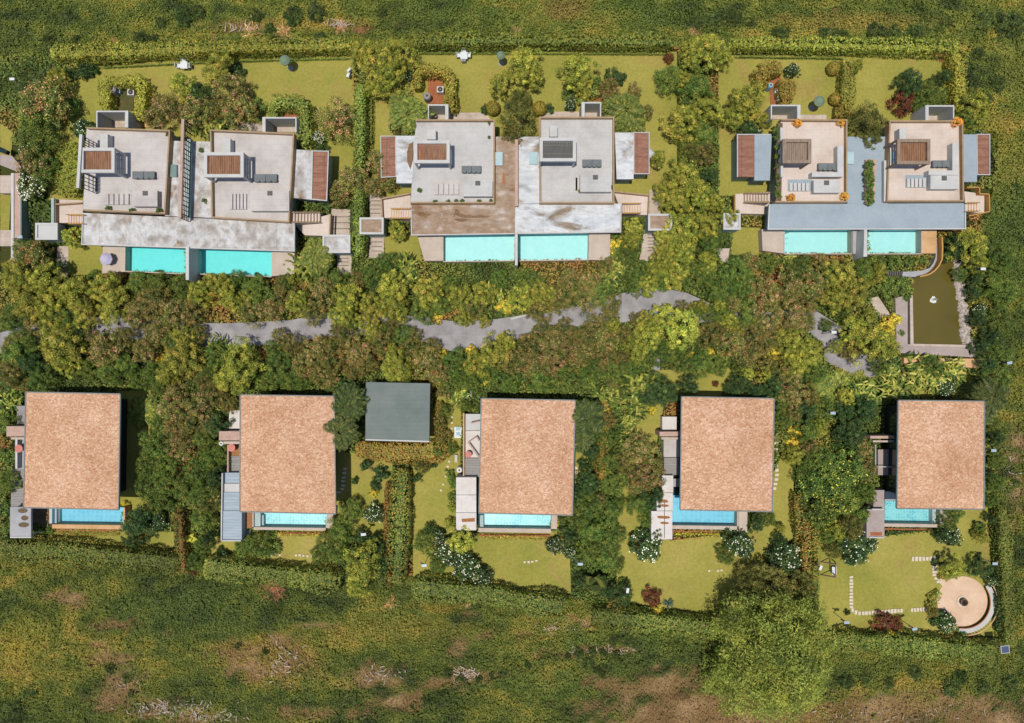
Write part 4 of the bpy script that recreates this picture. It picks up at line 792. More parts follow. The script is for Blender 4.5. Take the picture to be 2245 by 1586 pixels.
def leaf_mesh(name, parts, extra=None):
    V = np.concatenate([p[0] for p in parts]); C = np.concatenate([p[1] for p in parts]); nq = len(V)//4
    me = bpy.data.meshes.new(name); me.vertices.add(len(V)); me.vertices.foreach_set('co', V.astype(np.float32).ravel())
    me.loops.add(len(V)); me.loops.foreach_set('vertex_index', np.arange(len(V), dtype=np.int32))
    me.polygons.add(nq); me.polygons.foreach_set('loop_start', np.arange(0, len(V), 4, dtype=np.int32))
    try: me.polygons.foreach_set('loop_total', np.full(nq, 4, dtype=np.int32))
    except Exception: pass
    a = me.color_attributes.new('leafcol', 'FLOAT_COLOR', 'POINT')
    a.data.foreach_set('color', np.concatenate([np.clip(C, 0.002, 1), np.ones((len(C), 1))], 1).astype(np.float32).ravel())
    me.materials.append(LEAF); me.update(calc_edges=True); return me
def pick(pal, n, rng, jit=.18):
    w_ = np.array([p[1] for p in pal], float); w_ /= w_.sum(); idx = rng.choice(len(pal), n, p=w_); cs = np.array([lc(p[0]) for p in pal])
    return cs[idx]*(1+rng.normal(0, jit, (n, 1)))*(1+rng.normal(0, .04, (n, 3)))
def sph(n, rng, zmin=-1):
    z = rng.uniform(zmin, 1, n); t = rng.uniform(0, 2*np.pi, n); r = np.sqrt(1-z*z); return np.stack([r*np.cos(t), r*np.sin(t), z], 1)
def crown(R, ht, depth, nc, rc, nl, L, W, pal, seed, flowers=None, jit=.42, bottom=.25, tone=.16, elong=1.0):
    rng = np.random.default_rng(seed); k = rng.uniform(0, 6.28, 4); am = rng.uniform(.04, .11, 4)
    t = rng.uniform(0, 2*np.pi, nc); edge = sum(am[i]*np.sin((i+2)*t+k[i]) for i in range(4))+1
    rr = np.sqrt(rng.uniform(0, 1, nc)); r = rr*(R-rc*.7)*edge
    z = ht-depth*rr**2.2*rng.uniform(.55, 1.0, nc)-rc*.8-rng.uniform(0, 1, nc)**2*depth*.35
    low = rng.uniform(size=nc) < bottom; z[low] -= depth*.4; r[low] *= .85
    c = np.stack([r*np.cos(t)*elong, r*np.sin(t), z], 1); ps = []
    rcs = rc*rng.uniform(.65, 1.25, nc); cols = pick(pal, nc, rng, tone)
    idx = np.repeat(np.arange(nc), nl); d = sph(len(idx), rng, -.25); rad = rcs[idx]*rng.uniform(.45, 1.05, len(idx))
    p = c[idx]+d*rad[:, None]*np.array([1, 1, .8]); n = d+np.array([0, 0, .35])+rng.normal(0, jit, d.shape)
    leafc = cols[idx]*(1+rng.normal(0, .16, (len(idx), 1))); mixp = rng.uniform(size=len(idx)) < .2; leafc[mixp] = pick(pal, mixp.sum(), rng, .2)
    ps.append(leaf_arrays(p, n, L*rng.uniform(.7, 1.3, len(idx)), W*rng.uniform(.7, 1.3, len(idx)), leafc, rng))
    if flowers:
        pal2, nf, fs = flowers; j = rng.integers(0, nc, nf); sel = rng.uniform(size=nf); d = sph(nf, rng, .25); p = c[j]+d*rcs[j][:, None]*1.02; p[:, 2] += .05
        ps.append(leaf_arrays(p, d+np.array([0, 0, 1.2]), fs*rng.uniform(.6, 1.2, nf), fs*rng.uniform(.5, 1.0, nf), pick(pal2, nf, rng, .08), rng))
    return ps, c
def trunk_mb(ht, r, c, seed, nl=6):
    rng = random.Random(seed); b = MB(); zt = ht*.45; a = (0, 0, 0); m = (rng.uniform(-.1, .1)*r*3, rng.uniform(-.1, .1)*r*3, zt)
    b.cone((0, 0, 0), (m[0]*.4, m[1]*.4, zt*.5), r*1.35, r); b.cone((m[0]*.4, m[1]*.4, zt*.5), m, r, r*.8)
    for i in range(nl):
        q_ = c[rng.randrange(len(c))]; e = (q_[0]*.8, q_[1]*.8, q_[2]-.1); md = tuple(m[k]*.5+e[k]*.5+(0, 0, .15)[k] for k in range(3)); b.cone(m, md, r*.5, r*.32, 6); b.cone(md, e, r*.32, r*.12, 6)
    return b
GY = [((124, 128, 48), 5), ((148, 148, 60), 3), ((98, 110, 44), 4), ((164, 154, 68), .8)]
GB = [((138, 144, 58), 5), ((158, 158, 68), 3), ((112, 126, 50), 3)]
GM = [((76, 98, 42), 5), ((96, 116, 50), 4), ((62, 84, 42), 3), ((118, 126, 54), 1.5)]
GD = [((44, 66, 38), 5), ((60, 82, 44), 4), ((80, 98, 52), 1.5)]
GO = [((96, 106, 50), 5), ((122, 120, 62), 3), ((128, 100, 64), 1.6), ((160, 132, 98), 1.4), ((78, 94, 46), 5)]
GR = [((96, 56, 40), 4), ((114, 68, 46), 3), ((78, 50, 36), 3), ((90, 76, 44), 2)]
YY = [((190, 170, 52), 4), ((160, 150, 50), 4), ((206, 184, 74), 2), ((130, 130, 48), 2)]
OL = [((104, 104, 40), 4), ((124, 116, 44), 3), ((84, 90, 38), 3), ((150, 116, 52), 1)]
RU = [((122, 80, 44), 4), ((106, 76, 42), 3), ((98, 86, 42), 5), ((134, 94, 52), 1.2)]
CAS = [((112, 122, 50), 4), ((98, 108, 44), 4), ((130, 134, 58), 2.5), ((78, 90, 40), 1.5)]
PINKF = ([((186, 136, 108), 3), ((196, 160, 132), 2), ((166, 108, 78), 2)], 150, .17)
WHF = ([((214, 216, 200), 4), ((222, 214, 180), 1)], 75, .19)
WHF2 = ([((216, 218, 208), 4)], 200, .22)
YEF = ([((180, 172, 66), 3)], 60, .24)
KINDS = {}   # kind -> list of (parts)
def defkind(k, nvar, desc, cat, name, R, ht, depth, nc, rc, nl, L, W, pal, flowers=None, tr=.14, **kw): KINDS[k] = dict(n=nvar, desc=desc, cat=cat, name=name, a=(R, ht, depth, nc, rc, nl, L, W, pal), fl=flowers, tr=tr, kw=kw, meshes=None)
defkind('g', 4, 'yellow-green clumpy tree', 'tree', 'leafy_tree', 3.0, 5.2, 2.8, 78, .52, 80, .20, .13, GY)
defkind('l', 2, 'bright lime green tree', 'tree', 'leafy_tree', 3.0, 5.0, 2.5, 84, .48, 74, .20, .13, GB)
defkind('m', 3, 'mid green bushy tree', 'tree', 'bushy_tree', 3.0, 4.0, 2.0, 120, .5, 54, .19, .11, GM)
defkind('d', 3, 'dark green dense tree', 'tree', 'dense_tree', 3.0, 4.6, 2.6, 84, .52, 70, .21, .12, GD)
defkind('o', 4, 'rusty orange speckled tree', 'tree', 'flowering_tree', 3.0, 4.6, 2.5, 88, .5, 66, .20, .105, GO, PINKF)
defkind('w', 3, 'dark white-flowering shrub', 'shrub', 'flowering_shrub', 2.0, 2.8, 1.5, 60, .45, 42, .3, .15, GD, WHF, tr=.1)
defkind('v', 1, 'heavily white-flowering shrub', 'shrub', 'flowering_shrub', 2.0, 3.0, 1.5, 60, .45, 34, .28, .15, GM, WHF2, tr=.1)
defkind('r', 2, 'dark red leafed shrub', 'shrub', 'red_shrub', 1.6, 1.8, 1.1, 60, .34, 40, .2, .1, GR, tr=.08)
defkind('y', 2, 'yellow leafed shrub', 'shrub', 'yellow_shrub', 1.2, 1.4, .8, 40, .3, 30, .22, .12, YY, tr=.06)
defkind('O', 1, 'orange potted shrub', 'shrub', 'potted_shrub', 1.2, 1.5, 1.1, 50, .3, 40, .2, .11, [((196, 140, 54), 4), ((206, 160, 70), 2), ((150, 112, 52), 3)], tr=.06)
defkind('u', 3, 'dark low field bush', 'bush', 'field_bush', 2.0, 1.5, .9, 70, .42, 40, .24, .13, [((62, 78, 40), 4), ((78, 94, 46), 3), ((50, 66, 38), 2)], tr=.06, jit=.5)
defkind('s', 3, 'small dark green shrub', 'shrub', 'small_shrub', 1.2, 1.6, 1.0, 34, .34, 40, .22, .12, GD, tr=.06)
defkind('q', 2, 'small mid green shrub', 'shrub', 'small_shrub', 1.2, 1.5, .9, 34, .34, 40, .2, .12, GM, tr=.06)
defkind('f', 2, 'mid green tree with yellow flowers', 'tree', 'flowering_tree', 3.0, 4.2, 2.1, 120, .5, 40, .24, .14, GM, YEF)
defkind('e', 2, 'olive green feathery tree', 'tree', 'feathery_tree', 3.0, 5.6, 2.6, 130, .5, 44, .34, .08, [((84, 90, 42), 4), ((104, 106, 50), 3), ((64, 72, 36), 3), ((124, 118, 60), 1)])
defkind('c', 1, 'huge feathery olive tree', 'tree', 'feathery_tree', 6.3, 10.5, 6.6, 430, .92, 110, .30, .085, CAS, tr=.3, bottom=.25, tone=.15, jit=.5)
defkind('z', 2, 'olive-orange dry tree', 'tree', 'dry_tree', 3.0, 4.0, 2.0, 110, .5, 54, .19, .11, [((112, 104, 54), 3), ((136, 116, 66), 2), ((94, 100, 48), 5), ((160, 138, 90), 1.2), ((72, 86, 44), 4)])
def frond_arrays(base, az, ln_, rise, droop, nlf, LL, LW, pal, rng):
    t = np.linspace(.12, 1, nlf); h = np.array([math.cos(az), math.sin(az), 0]); x = ln_*t; z = rise*t-droop*t**2.2
    p = base+h*x[:, None]+np.array([0, 0, 1])*z[:, None]; side = np.array([-h[1], h[0], 0]); out = []
    for sgn in (-1, 1):
        dirv = side*sgn*.85+h*.55+np.array([0, 0, -.35]); dirv = dirv/np.linalg.norm(dirv); w_ = LL*np.sin(np.pi*(t*.82+.12)); c = p+dirv*(w_/2)[:, None]
        n = np.tile(np.array([0, 0, 1.0])+side*sgn*.35, (nlf, 1))+rng.normal(0, .12, (nlf, 3)); out.append(leaf_arrays(c, n, w_, np.full(nlf, LW), pick(pal, nlf, rng, .15), rng, np.tile(dirv, (nlf, 1))+rng.normal(0, .08, (nlf, 3))))
    return out
def palm(seed, R, ht, nf, pal, LW=.14, stems=1):
    rng = np.random.default_rng(seed); ps = []; tr = MB()
    for s_ in range(stems):
        bx_ = np.array([rng.normal(0, .35*(stems > 1)), rng.normal(0, .35*(stems > 1)), ht*rng.uniform(.8, 1)])
        tr.cone((bx_[0]*.5, bx_[1]*.5, 0), tuple(bx_), .13, .08)
        for i in range(nf): az = 2*np.pi*(i+rng.uniform(-.3, .3))/nf; ps += frond_arrays(bx_, az, R*rng.uniform(.8, 1.05), R*rng.uniform(.15, .7), R*rng.uniform(.55, 1.05), 26, R*.36, LW*.55, pal, rng)
    return ps, tr
def strappy(seed, R, nb, pal, ht=1.2, wd=.16, spread=1.0):
    """clump of long arching blades, each three leaf segments"""
    rng = np.random.default_rng(seed); ps = []
    for i in range(nb):
        b = np.array([rng.normal(0, R*.38*spread), rng.normal(0, R*.38*spread), 0.1]); az = rng.uniform(0, 6.28); h = np.array([math.cos(az), math.sin(az), 0]); L = R*rng.uniform(.5, .8); hh = ht*rng.uniform(.7, 1.1)
        pts = np.array([b, b+h*L*.3+np.array([0, 0, hh*.8]), b+h*L*.7+np.array([0, 0, hh]), b+h*L*1.05+np.array([0, 0, hh*.7])]); cc = pick(pal, 1, rng, .2)[0]; s_ = np.array([-h[1], h[0], 0]); ws = [wd*.3, wd*.5, wd*.45, .01]
        for k in range(3):
            quad = np.array([pts[k]-s_*ws[k], pts[k]+s_*ws[k], pts[k+1]+s_*ws[k+1], pts[k+1]-s_*ws[k+1]]); ps.append((quad, np.tile(cc, (4, 1))))
    return ps
# ---- prototypes are built on first use, later ones copy the object and its parts
PROTO = {}; PL = []        # PL: placed plants, labelled at the end
def place(kind, x, y, rpx, zf=None, rot=None, desc=None):
    K = KINDS.get(kind); i = len(PL)
    if K:
        v = i % K['n']; key = (kind, v); R, ht = K['a'][0], K['a'][1]; k = rpx*S*.97/R; zs = k**.6 if kind not in 'c' else 1
        zt = ht*zs*.8; p = P(x, y, zt+(zf or 0))
        if key not in PROTO:
            a = K['a']; ps, c = crown(a[0], a[1], a[2], a[3], a[4], a[5], a[6], a[7], a[8], 100+ord(kind)*7+v, K['fl'], **K['kw'])
            e = bpy.data.objects.new(K['name'], None); COL.objects.link(e)
            cr = bpy.data.objects.new('crown' if K['cat'] == 'tree' else 'foliage', leaf_mesh('crown', ps)); COL.objects.link(cr); cr.parent = e
            trunk_mb(a[1], K['tr'], c, 5+v).build('trunk' if K['cat'] == 'tree' else 'stem', M_bark, e); PROTO[key] = e
        else: e = copy_tree(PROTO[key])
        cat, ds = K['cat'], K['desc']
    elif kind in ('p', 'P', 'x'):
        v = i % 2; key = (kind, v); R = 2.7; k = rpx*S/R; zs = k; ht = {'p': 3.4, 'P': 6.4, 'x': .8}[kind]; p = P(x, y, ht*zs)
        if key not in PROTO:
            pal = {'p': [((70, 86, 38), 4), ((92, 104, 44), 3), ((124, 124, 52), 2)], 'P': [((48, 62, 32), 4), ((68, 82, 38), 3), ((98, 102, 50), 1)], 'x': [((150, 146, 66), 3), ((104, 118, 52), 5), ((76, 94, 44), 4)]}[kind]
            ps, tr = palm(40+v+ord(kind), R*(.8 if kind == 'p' else 1), ht, 9 if kind == 'p' else 16, pal, .17, 6 if kind == 'p' else (4 if kind == 'x' else 2)); e = bpy.data.objects.new('palm_tree', None); COL.objects.link(e)
            cr = bpy.data.objects.new('crown', leaf_mesh('fronds', ps)); COL.objects.link(cr); cr.parent = e; tr.build('trunk', M_bark, e); PROTO[key] = e
        else: e = copy_tree(PROTO[key])
        cat, ds = 'palm tree', {'p': 'many-stemmed green palm', 'P': 'dark green palm', 'x': 'low yellow-green palm clump'}[kind]
    else:
        v = i % 2; key = (kind, v); R = 1.6; k = rpx*S/R; zs = min(k, 1.3); p = P(x, y, 1*zs)
        sp = {'b': ([((136, 142, 64), 3), ((104, 120, 52), 4), ((164, 162, 88), 1.5), ((68, 88, 44), 5)], 110, 1.5, .2, 'yellow-green strap-leaved plant', 1.0), 'a': ([((70, 96, 84), 3), ((52, 78, 68), 2)], 46, .7, .12, 'blue-green spiky agave', .12), 'n': ([((168, 168, 64), 3), ((142, 150, 56), 2)], 9, 1.6, .8, 'big-leaved banana plant', .2),
              'N': ([((54, 70, 34), 3), ((92, 100, 46), 2)], 9, 2.2, .9, 'dark big-leaved banana plant', .2), 'h': ([((150, 114, 78), 3), ((128, 96, 62), 3), ((178, 148, 110), 2)], 70, .7, .12, 'heap of dry brown palm leaves', .8), 'k': ([((140, 92, 62), 3), ((122, 80, 52), 3), ((98, 76, 48), 3)], 150, .7, .16, 'heap of rusty orange cut leaves', .9)}[kind]
        if key not in PROTO:
            e = bpy.data.objects.new({'b': 'strap_leaved_plant', 'a': 'agave', 'n': 'banana_plant', 'N': 'banana_plant', 'h': 'leaf_heap', 'k': 'leaf_heap'}[kind], leaf_mesh('blades', strappy(9+v+ord(kind), R, sp[1], sp[0], sp[2] if kind not in 'hk' else .35, sp[3], sp[5]))); COL.objects.link(e); PROTO[key] = e
        else: e = copy_tree(PROTO[key])
        cat, ds = ('heap' if kind in 'hk' else 'plant'), sp[4]
    e.location = (p.x, p.y, zf or 0.0); e.rotation_euler = (0, 0, random.uniform(0, 6.28) if rot is None else rot)
    e.scale = (k*random.uniform(.95, 1.05), k*random.uniform(.95, 1.05), zs)
    PL.append((e, desc or ds, cat, x, y, rpx)); return e
def placeall(s):
    for tok in s.replace('\n', ';').split(';'):
        tok = tok.strip()
        if not tok: continue
        k, r = tok[0], tok[1:].split(','); place(k, float(r[0]), float(r[1]), float(r[2]))
# ---- upper left estate
placeall('''o80,215,62;m75,300,50;m70,255,52;o62,350,42;v58,405,36;w62,330,30;m85,370,38;g118,165,24;s152,160,16;s178,152,20;s200,150,14;w175,285,28;q150,230,24
g395,185,38;d430,205,34;g470,140,38;s512,150,22;o498,195,50;o352,235,48;o425,238,42;o515,240,46;q562,232,24;z330,255,24;z465,240,36
b470,275,34;b432,270,26;q500,275,16;o730,255,50;v697,298,17;s705,322,16;o765,392,42;o832,352,38;o848,388,32;o738,425,28;o820,405,28
g820,120,46;g872,108,42;g842,170,42;g792,110,34;g850,140,40;g812,190,22;p893,250,52;p880,225,36;w864,278,15;z880,290,24;w893,163,14
g1150,132,44;g1172,162,28;l1105,178,38;e1133,255,44;e1128,295,34;e1140,215,26;s1205,236,14;s1063,236,12;g1268,148,44;g1275,180,30;s1350,163,24;o1338,190,28;q1310,182,20
p1375,240,52;p1345,225,34;o1418,242,20;o1392,195,22;v1398,276,14;w1252,226,16;r1468,124,14;q1250,200,20
g1560,110,48;g1525,105,34;g1590,120,24;m1470,170,36;m1532,190,44;g1552,235,40;g1498,262,44;m1540,290,38;d1520,230,26;z1545,330,32;g1500,172,24
g1500,385,44;d1560,385,24;g1482,440,36;g1530,425,42;g1568,440,26;g1492,495,40;g1545,490,38;g1495,548,42;m1562,535,32;g1482,602,36;m1530,600,42;m1572,640,26;g1555,575,30;e1520,330,22;g1452,418,22
g1645,215,46;g1620,250,32;d1642,282,30;g1672,260,24;w1660,285,18;w1742,152,18;m1683,262,16
e1908,262,44;e1912,305,34;w1905,290,20;r1985,222,32;d2005,175,34;m2032,195,28;m2062,210,28;d2075,165,22;m2020,225,20;k2068,118,16;g2145,222,38;m2125,262,32;g2150,255,28;w2145,285,16;g1885,140,15;q2055,235,18
d2105,540,30;g2140,535,42;g2152,575,26;d2080,565,16;m2110,600,18;q2090,520,14''')
# ---- middle woodland, upper half
placeall('''l152,520,26;s150,495,12;o58,560,42;g30,600,46;g88,615,44;m45,545,30;g48,660,48;g100,665,42;g152,640,42;g218,628,38;g238,668,42;m130,690,38;g180,690,34;m20,700,40;z70,705,34;d128,585,18;q200,605,16
m300,622,32;m345,622,30;z330,662,42;o292,682,34;o372,688,38;m395,625,30;g432,640,34;y455,652,20;g470,620,30;g500,652,36;z415,680,36;m515,612,24;m560,640,40;z545,680,38;g545,648,26;o585,678,34;z620,650,36;m625,618,24;b672,580,32;p690,560,44;x660,600,28;m700,590,30;g650,660,34;o705,640,36;z680,680,36;m735,610,26;g760,652,38;g748,688,34;q345,600,12;q560,612,14;s560,604,9
l640,612,16;m850,575,30;m820,600,32;b888,592,30;g855,630,42;d830,625,24;g858,672,38;g812,670,34;b905,600,22;g938,640,40;m925,685,30;o782,612,22;m960,668,32;g1005,650,34;m985,620,24;z1035,668,34;y955,690,22;g1060,645,34;b1085,640,24;y1110,668,24;m1095,612,24;g1140,650,36;m1160,610,26;g1195,645,34;z1225,655,36;b1175,622,22;o1250,612,28;o1295,620,30;z1280,655,38;m1315,640,32;z1180,680,30;b1335,605,26;z1340,665,28;OL
'''.replace('OL\n', '').replace(';OL', ''))
placeall('''q1350,545,20;m1375,560,24;g1385,525,26;l1390,500,26;y1348,540,22;m1405,600,30;g1440,590,28;b1360,585,22;g1425,625,26;m1395,630,24;z1330,580,22
m1620,600,40;m1590,640,32;m1640,640,36;o1680,640,42;o1735,625,40;m1760,590,34;o1785,620,38;m1820,600,32;g1850,600,40;g1882,640,42;g1842,655,34;o1688,690,40;o1740,690,42;m1640,690,34;m1590,690,24;z1770,665,34;b1725,575,20;o1805,575,24;g1930,600,26;m1900,600,30;m1575,745,20;g1908,690,18;q1955,640,22;q1945,622,20;q1985,625,22;q1990,650,12;o1650,575,26;m1690,575,26;q1930,575,22;q1965,570,20;q2000,570,18;q2025,568,14;q1900,572,14
y1632,705,12;o1610,665,24;g1915,745,50;g1880,720,34;g1950,760,34;y1950,715,26;z1870,770,26;q1978,730,10;m1850,690,16;y1968,700,16''')
# ---- middle woodland, lower half
placeall('''m30,770,40;g120,760,52;g110,720,36;g140,800,34;d60,800,34;z20,820,36;o40,740,20;m85,830,36;z60,850,24;o222,765,44;z265,745,32;m185,810,26;m230,815,34;o200,740,24;z298,705,22;m270,800,30;o310,770,34;z335,735,32;g392,788,46;g362,815,34;m330,820,28;z420,745,26;z350,710,30;z400,690,30;y350,785,14;m300,838,22;m350,848,22
g520,800,54;m470,780,32;g490,830,34;b480,768,26;m450,815,26;z445,835,26;q420,845,20;m600,765,28;z640,755,30;o610,735,20;m610,805,40;m580,840,30;m630,835,26;o665,800,36;o690,760,34;z720,785,38;z700,820,34;m655,840,24;o725,835,24;g800,705,28;m765,700,26;z745,735,34;o780,768,36;z835,745,36;z800,790,34;z770,815,24;m880,735,26;z905,735,22;g868,798,42;l862,815,28;o930,795,38;z900,770,34;o960,815,34;y955,835,18;z945,760,24;y968,775,14;m880,835,22
g1080,775,40;m1000,800,40;g1045,800,32;y1030,770,16;y1055,795,14;y1068,835,14;m1085,825,34;m1120,840,26;g1110,750,28;m985,840,30;m1030,835,30;b1012,862,22;o975,858,20;z1120,790,34;z1160,765,42;o1155,800,34;z1195,730,34;o1210,760,40;z1240,730,34;o1250,775,38;z1290,735,34;z1280,770,34;o1205,800,36;m1180,835,34;m1240,835,34;q1290,830,26;o1305,705,24;o1330,745,34;z1330,785,32;g1345,715,22;m1300,810,28;m1345,820,30
l1490,715,54;g1425,735,42;l1460,690,34;g1400,765,34;m1445,775,32;m1390,800,28;g1420,705,24;z1370,735,24;z1340,695,24;m1470,775,26;z1370,790,26;o1345,840,18;y1512,785,14;y1560,775,12;y1590,780,14;m1540,800,32;m1500,795,30;m1580,800,28;z1560,735,34;o1605,755,38;g1615,725,20;y1598,712,12;z1655,745,38;o1640,780,32;z1690,740,36;g1735,745,36;y1700,770,18;g1770,785,36;l1780,760,24;g1748,805,32;o1665,720,22;z1690,800,24;m1630,800,24;z1770,705,26;z1730,715,30
d1625,845,30;d1700,845,30;d1660,868,32;l1640,820,18;l1680,822,18;d1610,860,22;d1515,846,28;d1455,862,40;d1425,870,30;b1395,855,34;q1435,828,18;r1571,842,9;b1352,862,22;b1320,870,26;m1370,850,22;b1395,895,24;y1430,900,12
o1730,830,36;o1745,865,34;x1815,850,38;x1840,835,28;m1790,820,30;z1775,870,30;l1860,870,22;b1885,860,28;x1925,855,34;b1960,850,34;x1990,862,30;b2010,815,34;m2050,805,28;b2080,812,30;x2120,850,34;x2148,870,30;w2080,855,22;b1950,810,26;m1930,800,22;b2040,830,26;q2095,840,14;b2150,820,18;k1915,855,12;x1880,835,22;P2160,905,30;n2170,925,16''')
place('g', 1015, 700, 22); place('q', 872, 498, 20); place('l', 868, 505, 24)
placeall('o345,728,30;m372,745,26;g395,735,30;z425,728,24;m160,728,28;z20,760,30;m60,745,24;o740,715,24;g815,725,26;z860,712,26;m850,722,22;z1400,700,20;g1600,700,24;z1580,722,22;m1560,690,24;z1500,676,22;m1535,680,22;g1062,704,16;g1540,672,20;l1580,672,18;m1815,712,16;g1838,760,18;l1458,522,28;g1462,565,34;g1445,345,22;o375,985,26;o372,935,26;z378,1040,22;m1450,610,30;g1600,475,26')
# ---- between and below the lower villas
placeall('''x312,900,34;b18,880,26;b38,872,18;m10,930,30;q12,1000,24;m15,1060,30;s32,1070,16;q10,1120,24;r5,1113,9;q75,1160,14;q105,1163,13;q20,1160,18;q92,1168,12
o370,895,40;o385,860,28;z410,925,36;m350,935,30;m330,975,38;o390,960,26;m320,1020,36;m355,1010,34;o400,990,28;m315,1070,34;m360,1060,40;m400,1075,34;m425,1035,34;m340,1105,34;o430,890,38;z465,860,30;d470,930,34;m440,965,30;o455,935,24;m480,1000,26;m455,1010,30;d470,1050,28;m440,1085,34;z470,1100,28;d300,1150,44;d285,1185,26;w345,1150,22;m330,1125,20;y270,1107,10;y418,950,10;y412,998,12;n418,1180,18;m440,1140,34;m425,1235,24;d455,1185,22;e452,1110,22;m440,1200,22;q375,1110,20;o385,890,26;m490,950,16;z500,890,24
P755,890,42;P745,945,40;d750,855,28;d765,925,30;m730,850,26;s716,900,12;q775,935,24;s802,1022,16;s835,1040,20;s822,1062,16;y818,1082,13;w818,1130,26;d790,1180,20;s776,1055,10;m765,1125,34;m745,1165,34;m725,1200,38;m700,1220,26;g790,1240,50;g780,1290,28;d820,1205,32;d840,1240,24;m560,1198,34;m530,1205,28;q590,1205,24;w490,1222,12;s480,1210,12;q590,1175,16;r425,1255,10
e925,1025,20;s945,1010,18;s915,1050,12;m930,1195,28;l1010,1185,36;w985,1215,36;w1018,1245,34;w1055,1265,28;w960,1180,20;m960,1240,24;d940,1160,14;q995,1060,16;q995,1090,15;l990,1115,13;q985,1040,14;l985,1150,14;m975,900,18;b1000,870,18;m990,985,16;m960,990,24;z970,960,22;z965,925,20;m1020,890,18
P1285,920,44;P1275,960,34;m1255,895,20;d1300,990,28;s1280,1020,16;d1290,1060,34;m1330,960,30;z1330,920,28;m1335,1010,30;o1318,1100,20;m1350,1060,34;d1260,1085,22;m1290,1110,36;q1350,895,22;b1375,930,20;b1370,970,18;o1410,990,44;o1430,1040,40;o1400,1055,36;d1435,1095,34;m1400,1105,30;m1425,1140,26;z1365,1015,26;m1345,1120,32;m1260,1140,34;d1245,1175,30;m1300,1165,36;m1340,1180,34;w1215,1200,22;w1248,1215,18;w1275,1130,14;m1290,1210,30;m1330,1225,34;o1310,1205,16;y1217,1150,12;N1305,1275,34;d1275,1275,22;d1335,1295,26;d1370,1310,26;z1350,1335,22;q1270,1245,14;m1355,1245,20;q1365,1280,12
w1420,1200,42;d1440,1170,24;q1405,1170,16;w1618,1188,34;w1640,1205,24;m1595,1220,24;w1725,1232,42;d1715,1190,20;d1660,1150,26;m1685,1140,22;g1715,1160,12;r1430,1312,24;y1442,1342,15;a1466,1325,18
y1745,945,18;y1740,975,20;o1745,905,26;m1725,920,26;d1770,900,30;m1775,945,32;m1715,880,24;g1745,1000,26;o1780,985,22;m1810,900,30;g1800,940,24;m1760,1040,24;f1810,1065,54;f1865,1030,50;f1850,1100,46;f1810,1130,40;m1800,1010,36;d1870,955,42;d1900,900,36;d1855,900,26;o1890,985,30;o1905,1030,32;m1905,1085,28;m1890,1130,30;e1870,1160,30;g1840,1165,26;e1830,1210,22;z1880,960,24;m1815,1180,24
w1885,1205,42;w1910,1195,24;d1865,1185,26;w2090,1180,30;d2065,1168,20;m2085,1145,26;m2100,1125,24;l2095,1245,30;s2062,1235,14;q2150,1160,18;g2160,1180,16;d2160,1250,28;w2180,1276,15;w2082,1368,25;s2060,1360,20;q2112,1395,14;r1942,1370,26;r1968,1372,20;y1955,1388,13;s2150,1225,9;s1860,1345,8;z2050,1345,14
P2185,870,40;m2180,930,26;n2175,905,20;d2190,960,24;m2195,1010,22;d2172,1040,14;m2190,1060,20;m2180,1100,18;d2178,1140,14;m2195,830,34;d2170,800,26;d2160,760,24;d2150,700,22;w2155,680,18;d2140,640,20;d2140,610,18;m2200,780,30;d2185,740,26;m2200,700,34;m2215,640,34;m2180,620,30;m2205,560,34''')
place('c', 1722, 1466, 142); place('e', 1700, 1300, 56, desc='added crown-shade tree'); place('e', 1655, 1285, 40, desc='added crown-shade tree'); place('e', 1765, 1300, 40, desc='added crown-shade tree'); place('d', 1620, 1340, 32)  # three dark feathery trees added for the shadow and shaded side of the huge crown
# ---- field shrubs
placeall('''u400,30,26;u430,22,18;u350,45,16;u640,28,26;u690,22,24;u560,30,16;u100,85,14;u165,85,12;u200,88,13;u305,82,22;u335,84,14;u835,25,14;u600,85,12;u700,80,16;u590,60,14
u1610,35,26;u1570,45,22;u1530,45,18;u1650,45,18;u1720,68,18;u1820,75,26;u1850,78,20;u1930,70,28;u1965,72,22;u2010,70,24;u2220,50,38;u2195,90,16;u2150,115,20;u2160,40,24;u2080,45,14;u1700,70,14;u2195,180,20;u2165,215,18;u2230,410,14
u240,1470,13;u275,1490,14;u285,1525,12;u30,1560,24;u60,1520,18;u580,1430,10;u520,1420,10;s1190,1205,0.1;u1370,1400,22;u1345,1405,16;u1400,1410,18;u1290,1455,16;u1330,1460,14;u1400,1440,12;u1420,1440,16;u1470,1445,20;u1500,1445,18;u1560,1455,22;u1310,1470,12;u1860,1500,20;u1900,1490,16;u1950,1500,18;u2010,1480,20;u2090,1510,24;u2110,1490,20;u2220,1500,20;u2160,1510,18;u1320,1480,12;u980,1480,14;u1010,1490,12;u1530,1385,14
k597,1293,26;h855,1325,15;h1025,1328,9;h745,55,16;k790,62,12;h1132,68,14;h1524,66,15;k1835,22,8;h545,65,20;h620,68,18;h248,88,9;h465,78,9;h1205,1380,14;h1255,1360,16;u2205,1330,14;u2225,1180,14;u2230,1060,12;n410,75,0.1'''.replace('s1190,1205,0.1;', '').replace(';n410,75,0.1', ''))
for i, (x, y) in enumerate([(905, 1552), (935, 1540), (965, 1528), (992, 1514), (1020, 1502), (1050, 1493), (1078, 1484), (1105, 1476), (1132, 1470), (1160, 1462), (1190, 1455), (1218, 1447), (1245, 1440), (1270, 1436), (1298, 1434), (1325, 1434), (1352, 1437), (1380, 1440), (1408, 1441), (1432, 1443)]):
    place('u', x, y, 9+(i*5) % 6, desc='low bush along the ditch')
